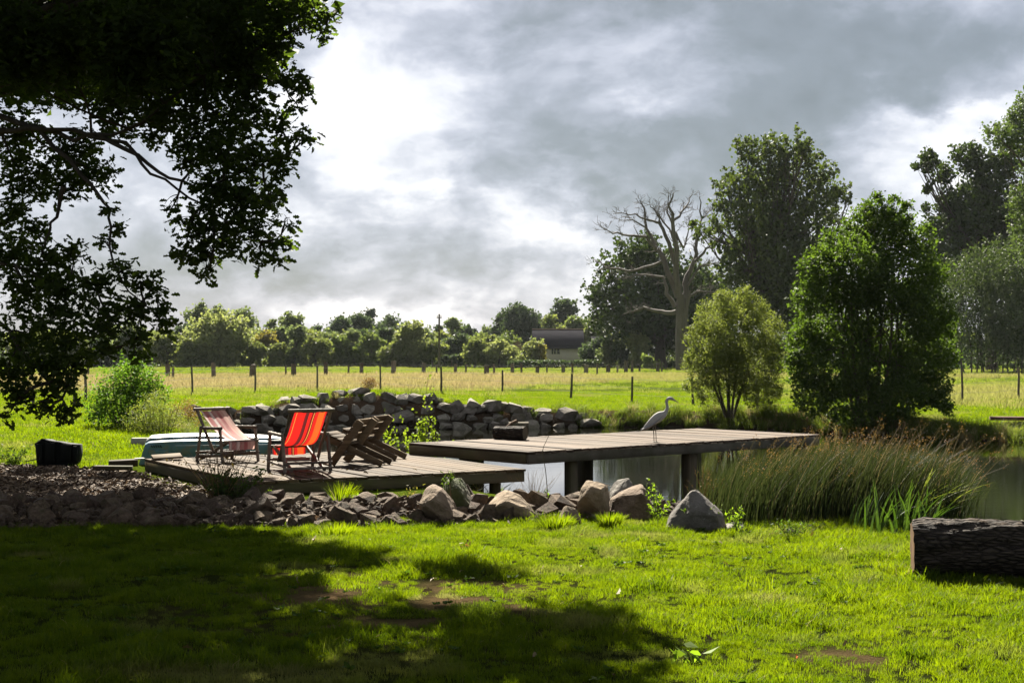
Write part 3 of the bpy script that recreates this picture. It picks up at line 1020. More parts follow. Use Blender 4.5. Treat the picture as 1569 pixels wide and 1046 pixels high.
pts = np.array(pts)
x, y = pts[:, 0], pts[:, 1]
scatter('bank_grass', np.stack([x, y, terrain(x, y)], 1), np.stack([rng.normal(0, .25, len(x)), rng.normal(0, .25, len(x)), rng.uniform(0, 6.3, len(x))], 1), rng.uniform(.5, 1.15, len(x)) * np.where(x < -1, .75, 1), bank_tufts,
        {'straw': (rng.random(len(x)) < .12) * .7})

# bark chips on the bed, and a litter of the same among the stones
m, t = new_mat('bark_chip')
oi = t.n('ShaderNodeObjectInfo').outputs['Random']
surf(t, t.n('ShaderNodeBsdfPrincipled', {'Base Color': t.ramp(oi, [(0, (.028, .017, .009)), (.5, (.080, .050, .029)), (1, (.21, .150, .095))]), 'Roughness': .85, 'Specular IOR Level': .25}).outputs[0])
chips = []
for k in range(4):
    v_ = np.array([(-.5, -.16, 0), (.5, -.12, .05), (.45, .16, 0), (-.48, .14, .06)]) * (.085, .07, .08) + rng.normal(0, .004, (4, 3))
    v_ = np.concatenate([v_, v_ + (0, 0, .008)])
    me = bpy.data.meshes.new('chip')
    me.from_pydata(v_.tolist(), [], [(4, 5, 6, 7), (0, 1, 5, 4), (1, 2, 6, 5), (2, 3, 7, 6), (3, 0, 4, 7)])
    me.materials.append(m)
    chips.append(bpy.data.objects.new('chip', me))
x = rng.uniform(-8.6, 1.8, 26000); y = rng.uniform(13.8, 22.5, 26000)
ins_ = (poly_sd(x, y, MULCH) < .12 * rng.normal(size=len(x))) | ((y > edge_front(x)) & (y < edge_front(x) + edge_depth(x)) & (rng.random(len(x)) < .6))
x, y = x[ins_], y[ins_]
scatter('bark_mulch', np.stack([x, y, terrain(x, y) + .006], 1), np.stack([rng.normal(0, .35, len(x)), rng.normal(0, .35, len(x)), rng.uniform(0, 6.3, len(x))], 1), rng.uniform(.45, 1.5, len(x)), chips)

# small stones lying loose among the edging
gsrc = []
for k in range(5):
    me = ROCKS[k].copy(); me.name = 'pebble'; me.materials.append(M['stone_edge'])
    gsrc.append(bpy.data.objects.new('pebble', me))
x = rng.uniform(-7, 2.6, 5200); u = rng.random(5200) ** 1.2
y = edge_front(x) - .05 + u * edge_depth(x) * 1.05
s_ = rng.choice([.03, .04, .05, .06, .075, .09], 5200)
scatter('gravel', np.stack([x, y, terrain(x, y) + s_ * .25], 1), rng.uniform(-1, 6.3, (5200, 3)), np.stack([s_ * rng.uniform(.9, 1.5, 5200), s_, s_ * rng.uniform(.6, 1, 5200)], 1), gsrc)

# flat broad leaved weeds in the lawn
M['lawnweed'] = leaf_mat('lawn_weed_leaf', (.024, .046, .006), (.052, .085, .012), 0.45)
wsrc = []
for k in range(3):
    n_ = 9 + 3 * k
    az = np.linspace(0, 2 * np.pi, n_, endpoint=False) + rng.normal(0, .2, n_)
    v_, f_ = leaves(np.zeros((n_, 3)) + (0, 0, .03), .040 * rng.uniform(.6, 1.3, n_), ROUND * (1, .7), np.stack([np.cos(az), np.sin(az), np.full(n_, .25)], 1), .12)
    me = fast_mesh('weed', [(v_, f_)]); me.materials.append(M['lawnweed'])
    wsrc.append(bpy.data.objects.new('weed', me))
x, y = rand_in_view(520, 6.3, 14.0)
kp = (vnoise(x, y, .9, 40) > .52) & (y < edge_front(x) - .2)
x, y = x[kp], y[kp]
scatter('lawn_weeds', np.stack([x, y, terrain(x, y)], 1), np.stack([rng.normal(0, .1, len(x)), rng.normal(0, .1, len(x)), rng.uniform(0, 6.3, len(x))], 1), rng.uniform(.4, 1.2, len(x)), wsrc)
# ------------------------------------------------------------------ trees
def crown_groups(lobes, n_clump, n_leaf, leaf, tmpl=RHOMB, clump_r=.28, rg=None, droop=0.0, up=0.0, shoots=.25):
    """lobes: (centre, radii); leaves gather in clumps near the skin of each lobe, leaving gaps"""
    rg = rg or rng
    pts, sizes = [], []
    rmean = np.sqrt(np.mean([np.mean(q[1]) ** 2 for q in lobes]))
    for c, r in lobes:
        r = np.asarray(r, float)
        k = max(3, int(n_clump * np.clip((r.mean() / rmean) ** 2, .08, 2.2)))
        cc = ell_points(k, c, r * .92, rg, 2.6, .12)
        rc = clump_r * r.mean() * rg.uniform(.6, 1.35, k)
        q = rg.normal(size=(k, n_leaf, 3)) * rc[:, None, None] * np.array([1, 1, .72])
        pts.append((cc[:, None, :] + q).reshape(-1, 3))
        # shoots standing out of the crown's skin
        if shoots:
            ks = max(2, int(k * shoots))
            c0 = ell_points(ks, c, r * .95, rg, 6.0, .5)
            ou = (c0 - np.asarray(c)) / r
            ou = ou * .6 + np.array([0, 0, .75]) + rg.normal(0, .25, ou.shape)
            ou /= np.linalg.norm(ou, axis=1, keepdims=True)
            ln = clump_r * r.mean() * rg.uniform(.8, 2.2, ks)
            tt_ = rg.random((ks, n_leaf, 1))
            q = c0[:, None, :] + ou[:, None, :] * ln[:, None, None] * tt_ + rg.normal(size=(ks, n_leaf, 3)) * (leaf * .6)
            pts.append(q.reshape(-1, 3))
    pts = np.concatenate(pts)
    dirv = np.array([0, 0, -droop + up]) if (droop or up) else None
    return leaves(pts, leaf * rg.uniform(.65, 1.25, len(pts)), tmpl, dirv, 1.0, rg=rg)


def limb_groups(root, lobes, r0, rg, trunk_top=None, n=6, twigs=0, rtip=.12):
    """trunk then one limb into each lobe, with a few twigs"""
    out = []
    root = Vector(root)
    tt = Vector(trunk_top) if trunk_top is not None else root
    if trunk_top is not None:
        pts = curve_pts(root, tt, 7, .03, rg)
        flare = [r0 * (1.45, 1.12, 1.0, .95, .9, .86, .8)[i] for i in range(7)]
        out += tube(pts, flare, 9)
    for c, r in lobes:
        c = Vector(c)
        s = rg.uniform(.55, 1.0)
        st = root.lerp(tt, s) if trunk_top is not None else root
        pts = curve_pts(st, c, 7, .10, rg, .04)
        ra = r0 * rg.uniform(.28, .5)
        out += tube(pts, np.linspace(ra, ra * rtip, 7), n, cap=False)
        for _ in range(twigs):
            a = pts[rg.randint(2, 5)]
            e = Vector(ell_points(1, c, np.asarray(r) * .9)[0])
            tp = curve_pts(a, e, 5, .12, rg)
            out += tube(tp, np.linspace(ra * .35, ra * .06, 5), 4, cap=False)
    return out


def px_lobes(spec, Y, rg, flat=.9, dj=.9, grow=1.16):
    out = []
    for s in spec:
        px, py, r = s[:3]
        rm = r * grow / F * Y
        dy = s[3] if len(s) > 3 else rg.uniform(-1, 1) * dj
        out.append((tuple(P(px, py, Y + dy)), (rm, rm * 1.05, rm * flat)))
    return out


def make_tree(name, label, base, lobes, leaf_m, bark_m, trunk_r, leaf, n_clump, n_leaf, group=None, cat='tree', trunk_top=None, tmpl=RHOMB, clump_r=.28, twigs=1, droop=0, up=0, seed=0, stems=None, n=6, shoots=.3):
    rg = random.Random(seed)
    g = np.random.default_rng(seed + 1000)
    root = thing(name, label, cat, base, 0, group)
    if stems:
        gr = []
        for b_, tp, r_ in stems:
            pts = curve_pts(b_, tp, 7, .06, rg)
            gr += tube(pts, np.linspace(r_, r_ * .35, 7), 6)
        for c, r in lobes:
            b_, tp, r_ = rg.choice(stems)
            st = Vector(b_).lerp(Vector(tp), rg.uniform(.35, .9))
            gr += tube(curve_pts(st, c, 6, .1, rg, .05), np.linspace(r_ * .5, r_ * .1, 6), 4, cap=False)
            for _ in range(twigs):
                e = ell_points(1, c, np.asarray(r) * .95, g)[0]
                gr += tube(curve_pts(Vector(c), e, 4, .1, rg), np.linspace(r_ * .2, r_ * .05, 4), 3, cap=False)
    else:
        gr = limb_groups(base, lobes, trunk_r, rg, trunk_top, n, twigs)
    build('trunk', gr, bark_m, root, smooth=True)
    build('crown', [crown_groups(lobes, n_clump, n_leaf, leaf, tmpl, clump_r, g, droop, up, shoots)], leaf_m, root)
    return root


def auto_lobes(cx, top, wpx, base, Y, seed, shape='round'):
    """crown lobes filling the outline a distant tree has, in real size"""
    rg = random.Random(seed)
    out = []
    hpx = base - top
    hi, lo = top, base - hpx * (.05 if shape != 'tall' else .12)
    n = int(np.clip(wpx * hpx / 150, 9, 44))
    for i in range(n):
        s = rg.random() ** .9
        py = hi + (lo - hi) * s
        if shape == 'cone':
            half = wpx * .5 * (s * .95 + .05)
        elif shape == 'column':
            half = wpx * .5 * min(1, .5 + s)
        else:
            half = wpx * .5 * (math.sqrt(max(.05, 1 - (2 * s - 1) ** 2)) if s < .5 else 1 - .25 * (s - .5))
        r = min(wpx, hpx) * rg.uniform(.17, .27)
        half = max(half - r * .55, 0)
        py = max(py, top + r * rg.uniform(.6, 1.5))
        px = cx + rg.uniform(-1, 1) * half
        rm = r / F * Y
        out.append((tuple(P(px, py, Y + rg.uniform(-1, 1) * half / F * Y * .8)), (rm, rm, rm * .9)))
    return out


# --- distant trees and bushes: (name, crown material, cx, top, width, base, Y, shape, label)
FAR = [
    # orchard row beyond the meadow fence, left to right
    ('orchard_tree', 'apple', 40, 520, 62, 563, 205, 'round', 'bushy green tree showing behind the lowest oak sprays at the left edge'),
    ('orchard_tree', 'apple', 102, 514, 62, 563, 206, 'round', 'bushy green tree behind the oak sprays above the two close fence posts'),
    ('orchard_tree', 'darkfar', 152, 517, 58, 563, 208, 'round', 'dull green tree directly above the big leafy bush left side'),
    ('orchard_tree', 'greywillow', 200, 498, 70, 563, 207, 'round', 'grey green tree rising above the big leafy bush, hung over by oak leaves'),
    ('orchard_tree', 'apple', 257, 512, 58, 563, 205, 'round', 'mid green tree between the oak tips and the great pale willow'),
    ('willow_tree', 'palewillow', 335, 482, 98, 564, 203, 'round', 'great rounded pale willow with dark forked trunks behind the fence'),
    ('orchard_tree', 'apple', 292, 520, 44, 563, 201, 'round', 'small bushy tree tucked under the left side of the great pale willow'),
    ('orchard_tree', 'yellowing', 406, 508, 34, 552, 212, 'round', 'yellowing tree right of the great pale willow'),
    ('orchard_tree', 'apple', 385, 524, 46, 563, 202, 'round', 'low green tree under the yellowing one'),
    ('orchard_tree', 'greywillow', 452, 500, 42, 563, 206, 'column', 'narrow grey green tree below the open airy one'),
    ('orchard_tree', 'apple', 424, 524, 38, 563, 203, 'round', 'small bushy tree between the yellowing one and the narrow grey green one'),
    ('orchard_tree', 'apple', 484, 515, 46, 563, 204, 'round', 'rounded orchard tree with a very dark underside, left of the pair of narrow ones'),
    ('orchard_tree', 'lime', 516, 516, 44, 563, 207, 'round', 'brighter green bushy tree below the dark oak wood'),
    ('orchard_tree', 'greywillow', 541, 504, 34, 563, 209, 'column', 'slim pale tree standing in front of the dark oak wood'),
    ('orchard_tree', 'lime', 568, 514, 44, 563, 206, 'round', 'light green rounded bush right of the slim pale tree'),
    ('orchard_tree', 'darkfar', 593, 503, 26, 548, 214, 'column', 'small dark columnar tree between two light green ones'),
    ('orchard_tree', 'palewillow', 632, 496, 56, 563, 203, 'round', 'olive coloured wispy willow left of the utility pole'),
    ('orchard_tree', 'apple', 602, 522, 40, 563, 202, 'round', 'low bushy tree at the left foot of the olive willow'),
    ('orchard_tree', 'apple', 663, 524, 44, 563, 201, 'round', 'low bushy tree at the foot of the utility pole'),
    ('orchard_tree', 'darkfar', 697, 511, 38, 555, 212, 'round', 'dark green rounded tree just right of the utility pole'),
    ('orchard_tree', 'apple', 727, 521, 46, 563, 203, 'round', 'orchard tree below the lone pine'),
    ('orchard_tree', 'palewillow', 765, 519, 50, 563, 202, 'round', 'pale bushy tree left of the shed gable'),
    ('orchard_tree', 'palewillow', 811, 520, 46, 562, 200, 'round', 'olive bush partly hiding the left end of the slate roofed barn'),
    ('orchard_tree', 'yellowing', 832, 530, 20, 555, 199, 'round', 'small straw coloured bush at the barn wall'),
    ('orchard_tree', 'darkfar', 909, 512, 38, 552, 222, 'round', 'dense rounded tree hiding the right end of the slate roof'),
    ('orchard_tree', 'greywillow', 937, 520, 40, 560, 186, 'round', 'grey green apple tree in front of the low barn wing'),
    ('orchard_tree', 'palewillow', 978, 508, 40, 560, 180, 'round', 'light grey green willow left of the dark oak trunk'),
    ('orchard_tree', 'darkfar', 952, 528, 26, 562, 184, 'column', 'small dark bush squeezed between two grey green trees by the barn'),
    ('field_bush', 'lime', 1000, 545, 34, 568, 166, 'round', 'light green bush at the foot of the dark oak by the fence end'),
    ('orchard_tree', 'apple', 75, 508, 60, 560, 226, 'round', 'bushy tree in the second row at the far left behind the oak sprays'),
    ('orchard_tree', 'greywillow', 180, 506, 56, 560, 229, 'round', 'second row tree behind the dull green one above the leafy bush'),
    ('orchard_tree', 'apple', 232, 504, 52, 560, 232, 'round', 'second row tree seen through the lowest right oak tips'),
    ('orchard_tree', 'darkfar', 282, 503, 50, 560, 235, 'round', 'second row tree filling the gap left of the great pale willow'),
    ('orchard_tree', 'apple', 395, 500, 52, 560, 226, 'round', 'second row tree behind the yellowing one'),
    ('orchard_tree', 'greywillow', 428, 503, 48, 560, 229, 'round', 'second row tree between the yellowing one and the open airy one'),
    ('orchard_tree', 'apple', 470, 505, 50, 560, 232, 'round', 'second row tree right of the open airy one'),
    ('orchard_tree', 'greywillow', 503, 507, 50, 560, 235, 'round', 'second row tree at the left foot of the dark oak wood'),
    ('orchard_tree', 'apple', 533, 508, 46, 560, 226, 'round', 'second row tree in front of the middle of the dark oak wood'),
    ('orchard_tree', 'darkfar', 558, 506, 48, 560, 229, 'round', 'second row tree below the fir'),
    ('orchard_tree', 'lime', 582, 509, 48, 560, 232, 'round', 'second row light tree below the right end of the oak wood'),
    ('orchard_tree', 'apple', 612, 508, 46, 560, 235, 'round', 'second row tree left behind the olive willow'),
    ('orchard_tree', 'greywillow', 650, 508, 46, 560, 226, 'round', 'second row tree right behind the olive willow'),
    ('orchard_tree', 'apple', 676, 510, 44, 560, 229, 'round', 'second row tree behind the utility pole'),
    ('orchard_tree', 'lime', 706, 514, 46, 560, 232, 'round', 'second row light tree right of the utility pole'),
    ('orchard_tree', 'apple', 752, 512, 48, 560, 235, 'round', 'second row tree between the lone pine and the shed'),
    ('orchard_tree', 'lime', 776, 516, 40, 560, 226, 'round', 'second row light tree just left of the shed'),
    # middle and rear belts
    ('tall_tree', 'greywillow', 303, 461, 46, 552, 260, 'tall', 'tall leafy tree forming the left peak behind the great pale willow'),
    ('tall_tree', 'greywillow', 338, 472, 40, 552, 265, 'tall', 'tall tree whose top shows just above the great pale willow'),
    ('tall_tree', 'greywillow', 370, 472, 46, 552, 262, 'tall', 'tall tree at the right shoulder of the great pale willow'),
    ('tall_tree', 'darkfar', 274, 500, 40, 552, 258, 'round', 'dark tree at the left foot of the tallest leafy one'),
    ('airy_tree', 'greywillow', 450, 478, 46, 552, 255, 'tall', 'open airy tree with sky between its tufts'),
    ('airy_tree', 'greywillow', 418, 490, 24, 552, 256, 'tall', 'thin ragged tree left of the open airy one'),
    ('hedge_tree', 'darkfar', 486, 500, 18, 548, 290, 'tall', 'small lone treetop on the skyline left of the oak wood'),
    ('oak_tree', 'darkfar', 520, 487, 46, 550, 300, 'round', 'left dark round oak of the distant wood'),
    ('oak_tree', 'darkfar', 552, 484, 48, 550, 305, 'round', 'middle dark oak of the distant wood, under the fir'),
    ('fir_tree', 'conifer', 567, 476, 20, 548, 315, 'cone', 'ragged fir sticking up out of the distant oak wood'),
    ('oak_tree', 'darkfar', 592, 485, 52, 550, 308, 'round', 'right dark oak of the distant wood, broad and flat topped'),
    ('oak_tree', 'darkfar', 622, 497, 30, 550, 310, 'round', 'low dark end of the distant wood behind the olive willow'),
    ('fir_tree', 'conifer', 672, 498, 16, 548, 300, 'cone', 'small dark fir just left of the utility pole'),
    ('tall_tree', 'greywillow', 691, 487, 30, 548, 280, 'round', 'leafy tree topped just right of the utility pole'),
    ('hedge_tree', 'darkfar', 713, 502, 26, 548, 285, 'round', 'dark tree left of the lone pine'),
    ('pine_tree', 'conifer', 728, 489, 18, 548, 290, 'tall', 'lone dark pine on the skyline'),
    ('hedge_tree', 'lime', 744, 509, 34, 552, 240, 'round', 'light green bush under the lone pine'),
    ('hedge_tree', 'greywillow', 755, 494, 34, 550, 300, 'round', 'soft green tree left of the biggest round oak'),
    ('oak_tree', 'darkfar', 797, 466, 62, 548, 285, 'round', 'biggest round dark oak on the skyline left of the barn'),
    ('oak_tree', 'darkfar', 773, 480, 32, 548, 290, 'round', 'left shoulder oak of the biggest round one'),
    ('oak_tree', 'darkfar', 823, 483, 20, 548, 288, 'round', 'small oak against the right flank of the biggest round one'),
    ('hedge_tree', 'lime', 781, 511, 30, 550, 235, 'round', 'bright green bush above the shed gable'),
    ('oak_tree', 'darkfar', 862, 459, 50, 548, 290, 'round', 'round oak on the skyline straight above the slate roof'),
    ('tall_tree', 'apple', 842, 482, 46, 548, 270, 'round', 'fresh green tree behind the left half of the slate roof'),
    ('tall_tree', 'lime', 881, 483, 44, 548, 272, 'round', 'brightest green tree behind the right half of the slate roof'),
    ('tall_tree', 'apple', 915, 486, 40, 550, 268, 'round', 'light green tree between the slate roof and the dark oak'),
    ('hedge_tree', 'darkfar', 828, 510, 24, 548, 245, 'round', 'dark ivy green tree at the left end of the slate roof'),
    ('tall_tree', 'greywillow', 1106, 430, 46, 560, 215, 'round', 'soft pale tree seen between the dead tree and the tall oak'),
    ('hedge_tree', 'darkfar', 1075, 410, 62, 556, 205, 'round', 'dark tree behind the dead one, right of its trunk'),
    ('hedge_tree', 'darkfar', 1240, 440, 90, 560, 200, 'round', 'dark tree filling the gap under the tall oak behind the alder'),
    ('hedge_tree', 'darkfar', 1430, 430, 80, 565, 190, 'round', 'dark tree behind the alder and the right hand willow'),
    ('hedge_tree', 'darkfar', 1590, 420, 110, 568, 185, 'round', 'dark tree cut by the right edge behind the grey willow'),
    ('hedge_tree', 'darkfar', -40, 505, 90, 563, 207, 'round', 'dark tree cut by the left edge behind the oak'),
]
for k, (nm, mat, cx, top, wp_, base, Y, shape, lab) in enumerate(FAR):
    bp = P(cx, Y0, Y); bp.z = tz(bp.x, bp.y) - .05
    lob = auto_lobes(cx, top, wp_, base, Y, 300 + k, shape)
    leaf = {'conifer': .34}.get(mat, .38) * Y / 210
    per = int(np.clip(wp_ * (base - top) / max(len(lob), 1) * 1.5, 90, 215))
    if shape == 'tall': per = int(per * .8)
    wm = wp_ / F * Y
    tt = bp + Vector((random.uniform(-.04, .04) * wm, 0, (base - top) / F * Y * (.5 if shape != 'tall' else .62)))
    make_tree(nm, lab, bp, lob, M[mat], M['bark_far'], max(.09, wm * .035), leaf, max(4, per // 15), 12, 'trees and bushes beyond the meadow', 'tree', tt, CLUMP, random.uniform(.22, .34), 1, seed=300 + k, n=5, shoots=random.uniform(.3, .9))

# hedge: clipped strip before the barn, and the thicket under the orchard
def hedge(name, label, pts, h, wd, mat, leaf, per_m, lum=.25):
    root = thing(name, label, 'hedge', (pts[0][0], pts[0][1], 0))
    g = np.random.default_rng(int(abs(pts[0][0]) * 7) + 3)
    P_ = []
    for a, b_ in zip(pts[:-1], pts[1:]):
        L = math.dist(a, b_)
        n_ = int(L * per_m)
        s = g.random(n_)
        c = np.array(a)[None] + s[:, None] * (np.array(b_) - np.array(a))[None]
        hh_ = h * (1 - lum * vnoise(c[:, 0], c[:, 1], .55, 31))
        v_ = np.stack([c[:, 0], c[:, 1] + g.uniform(-.5, .5, n_) * wd, hh_ * g.random(n_) ** .6], 1)
        v_[:, 2] += terrain(v_[:, 0], v_[:, 1])
        P_.append(v_)
    P_ = np.concatenate(P_)
    build('foliage', [leaves(P_, leaf * g.uniform(.7, 1.3, len(P_)), CLUMP, rg=g)], M[mat], root)
    st = []
    for a, b_ in zip(pts[:-1], pts[1:]):
        for i in range(int(math.dist(a, b_) / 1.4)):
            q = Vector((*a, 0)).lerp(Vector((*b_, 0)), (i + .5) / int(math.dist(a, b_) / 1.4))
            q.z = tz(q.x, q.y)
            st += tube(curve_pts(q, q + Vector((random.uniform(-.4, .4), random.uniform(-.3, .3), h * .8)), 4, .1), [.08, .07, .05, .03], 5, cap=False)
    build('stem', st, M['bark_far'], root)
    return root


hedge('clipped_hedge', 'low clipped hedge in front of the slate roofed barn', [(-.6, 192), (9, 192), (22, 186)], 1.25, 1.4, 'darkfar', .33, 110)
hedge('thicket_hedge', 'dark thicket along the foot of the orchard trees', [(-90, 212), (-60, 212), (-30, 211), (-2, 208)], 2.6, 2.0, 'darkfar', .42, 110, .5)
fw = hedge('far_wood', 'long far wood closing the view behind the orchard and the barn', [(-130, 325), (-75, 330), (-40, 335), (40, 330), (150, 310)], 9.0, 6, 'apple', .9, 75, .62)
for ch in fw.children: ch['kind'] = 'stuff'
fw['kind'] = 'stuff'
hedge('side_hedge', 'shaded hedge behind the grey willow at the right edge', [(44, 176), (62, 172), (95, 168)], 4.0, 3, 'darkfar', .5, 60, .5)

# --- oak behind the dead tree
rg = random.Random(11)
Yo = 185.0
spec = [(975, 385, 26), (1000, 395, 30), (950, 415, 28), (930, 445, 24), (915, 455, 14), (985, 430, 42), (1025, 420, 34), (1060, 440, 34), (1085, 445, 26), (945, 470, 34), (990, 475, 44), (1035, 470, 40), (960, 500, 34), (1000, 505, 34), (1045, 505, 36), (1075, 480, 36), (925, 490, 22), (975, 520, 22), (1025, 530, 18), (1100, 470, 24)]
bp = P(1012, 566, Yo); bp.z = -.05
make_tree('oak_tree', 'broad dark oak standing behind the bare dead tree', bp, px_lobes(spec, Yo, rg, .85, 3), M['oak_far'], M['bark_oak'], .75, .44, 44, 17, None, 'tree', P(1012, 515, Yo), CLUMP, .30, 2, seed=11)

# --- tall oak
rg = random.Random(12)
Yt = 140.0
spec = [(1150, 232, 22), (1132, 222, 10), (1185, 226, 24), (1205, 235, 16), (1226, 218, 18), (1240, 240, 20), (1130, 285, 24), (1116, 265, 9), (1170, 268, 34), (1215, 272, 36), (1262, 268, 22), (1287, 298, 18), (1300, 303, 9), (1256, 308, 30), (1105, 310, 15), (1095, 345, 17), (1078, 360, 14), (1066, 345, 9), (1140, 328, 34), (1190, 335, 44), (1240, 348, 40), (1110, 380, 22), (1150, 395, 36), (1200, 405, 44), (1120, 418, 24), (1168, 440, 36), (1255, 392, 32), (1215, 448, 40), (1282, 332, 18), (1102, 285, 10), (1150, 470, 30), (1195, 480, 36), (1240, 470, 34), (1175, 360, 44), (1190, 300, 34), (1205, 440, 46), (1160, 425, 36), (1225, 410, 36)]
bp = P(1176, 572, Yt); bp.z = -.05
make_tree('oak_tree', 'tall upright oak with an open ragged top, left of the dense alder', bp, px_lobes(spec, Yt, rg, .9, 2.2, 1.0), M['oak_tall'], M['bark_oak'], .5, .31, 40, 16, None, 'tree', P(1178, 420, Yt), CLUMP, .26, 5, seed=12)

# --- right oak
rg = random.Random(13)
Yr = 150.0
spec = [(1420, 238, 13), (1408, 252, 9), (1425, 255, 16), (1446, 268, 18), (1480, 236, 20), (1500, 252, 26), (1522, 275, 30), (1540, 250, 26), (1460, 308, 26), (1500, 318, 38), (1542, 328, 38), (1426, 290, 9), (1432, 345, 18), (1452, 360, 32), (1490, 380, 44), (1542, 390, 44), (1438, 400, 26), (1418, 322, 8), (1575, 310, 34), (1590, 370, 46), (1470, 420, 30), (1520, 430, 36), (1500, 290, 24), (1478, 345, 30), (1522, 360, 36), (1462, 335, 20)]
bp = P(1520, 572, Yr); bp.z = -.05
make_tree('oak_tree', 'dark spreading oak rising behind the grey willow at the right', bp, px_lobes(spec, Yr, rg, .85, 2.2, 1.0), M['oak_far'], M['bark_oak'], .5, .36, 46, 17, None, 'tree', P(1518, 400, Yr), CLUMP, .27, 4, seed=13)

# --- pale tree at the right edge
rg = random.Random(14)
Ye = 105.0
spec = [(1528, 208, 17), (1548, 192, 20), (1566, 172, 18), (1590, 160, 26), (1545, 215, 18), (1572, 212, 24), (1600, 205, 34), (1562, 318, 16), (1580, 300, 24), (1600, 330, 34), (1610, 260, 36), (1568, 355, 16), (1595, 380, 30)]
bp = P(1640, 580, Ye); bp.z = -.05
make_tree('ash_tree', 'pale airy tree leaning in over the top of the right edge', bp, px_lobes(spec, Ye, rg, .8, 1.5), M['ash'], M['bark_oak'], .35, .19, 50, 15, None, 'tree', P(1625, 330, Ye), CLUMP, .3, 3, seed=14)

# --- grey willow at right
rg = random.Random(15)
Yw = 128.0
spec = [(1482, 436, 40), (1522, 416, 36), (1562, 410, 40), (1610, 425, 56), (1476, 486, 42), (1530, 480, 54), (1585, 490, 58), (1500, 520, 36), (1550, 522, 40), (1605, 525, 50), (1462, 455, 22), (1540, 445, 40)]
bz = P(1525, 572, Yw); bz.z = -.05
stems = []
for k in range(15):
    pxs = 1470 + k * 8 + rg.uniform(-3, 3)
    b_ = P(pxs, 574, Yw + rg.uniform(-1.5, 1.5)); b_.z = -.05
    stems.append((b_, P(pxs + (pxs - 1525) * .35, 480, Yw), .075))
make_tree('willow_tree', 'grey green many stemmed willow clump at the right edge of the field', bz, px_lobes(spec, Yw, rg, 1.0, 2), M['willow_dark'], M['bark_oak'], .2, .28, 110, 20, None, 'tree', None, RHOMB * (1, .8), .24, 2, droop=-.5, seed=15, stems=stems, shoots=.6)

# --- dense alder on the bank
rg = random.Random(16)
Ya = 39.5
spec = [(1345, 325, 22), (1375, 338, 24), (1320, 348, 26), (1290, 372, 28), (1350, 372, 42), (1402, 368, 26), (1262, 410, 32), (1310, 418, 52), (1370, 428, 56), (1422, 420, 28), (1247, 458, 32), (1290, 490, 58), (1360, 500, 66), (1422, 488, 38), (1238, 520, 32), (1280, 560, 52), (1350, 570, 58), (1410, 560, 46), (1440, 540, 26), (1228, 570, 22), (1250, 608, 32), (1310, 618, 42), (1378, 612, 36), (1428, 600, 24), (1444, 618, 17), (1345, 303, 8), (1368, 306, 8), (1328, 318, 9), (1388, 318, 8), (1450, 505, 14), (1215, 545, 12)]
bz = P(1335, 645, Ya); bz.z = -.12
stems = []
for k in range(8):
    pxs = 1312 + k * 7 + rg.uniform(-3, 3)
    b_ = P(pxs, 648, Ya + rg.uniform(-.4, .4)); b_.z = -.2
    stems.append((b_, P(pxs + (pxs - 1335) * 1.4, 430 - rg.uniform(0, 50), Ya + rg.uniform(-.5, .5)), .055))
make_tree('alder_tree', 'dense dark green multi stemmed alder on the far pond bank', bz, px_lobes(spec, Ya, rg, 1.0, .75, 1.0), M['alder'], M['bark_thin'], .1, .105, 62, 26, None, 'tree', None, RHOMB * (1, 1.1), .20, 2, seed=16, stems=stems, shoots=.6)

# --- light willow shrub on the bank
rg = random.Random(17)
Yb = 42.6
spec = [(1120, 472, 26), (1092, 490, 26), (1150, 482, 26), (1077, 520, 26), (1122, 520, 44), (1170, 510, 28), (1067, 560, 20), (1105, 563, 38), (1155, 560, 42), (1188, 548, 18), (1087, 598, 24), (1168, 600, 28), (1130, 596, 18), (1062, 590, 13), (1140, 455, 14), (1108, 458, 12)]
bz = P(1116, 642, Yb); bz.z = -.1
stems = []
for k in range(7):
    b_ = P(1112 + k * 2, 645, Yb + rg.uniform(-.2, .2)); b_.z = -.15
    stems.append((b_, P(1075 + k * 15, 510 + abs(k - 3) * 12, Yb + rg.uniform(-.4, .4)), .04))
make_tree('willow_shrub', 'light olive willow shrub on the bank left of the alder', bz, px_lobes(spec, Yb, rg, 1.0, .6, 1.0), M['shrubwillow'], M['bark_thin'], .06, .080, 64, 24, None, 'shrub', None, RHOMB * (1, .75), .20, 2, droop=-.35, seed=17, stems=stems, shoots=.9)

# --- leafy bush left of the boat, and the pale one against it
rg = random.Random(18)
Yc = 33.5
spec = [(200, 575, 24), (178, 590, 26), (215, 592, 28), (160, 620, 24), (185, 625, 34), (222, 620, 30), (205, 562, 12), (240, 605, 16), (148, 632, 14), (200, 640, 26), (232, 585, 13)]
bz = P(190, 658, Yc); bz.z = 0
stems = []
for k in range(9):
    b_ = P(182 + k * 3, 662, Yc + rg.uniform(-.2, .2)); b_.z = -.05
    stems.append((b_, P(150 + k * 11, 590 + rg.uniform(-14, 14), Yc), .018))
make_tree('leafy_bush', 'large bright green leafy bush on the lawn left of the upturned boat', bz, px_lobes(spec, Yc, rg, 1.0, .4), M['bush'], M['bark_thin'], .03, .085, 34, 15, None, 'bush', None, RHOMB, .28, 1, seed=18, stems=stems)
Yc = 31.5
spec = [(235, 632, 22), (215, 645, 20), (255, 645, 20), (238, 615, 14), (270, 640, 13), (225, 655, 16), (250, 658, 18)]
bz = P(240, 668, Yc); bz.z = 0
stems = []
for k in range(10):
    b_ = P(225 + k * 4, 672, Yc + rg.uniform(-.2, .2)); b_.z = -.05
    stems.append((b_, P(205 + k * 8, 622 + rg.uniform(-14, 14), Yc), .010))
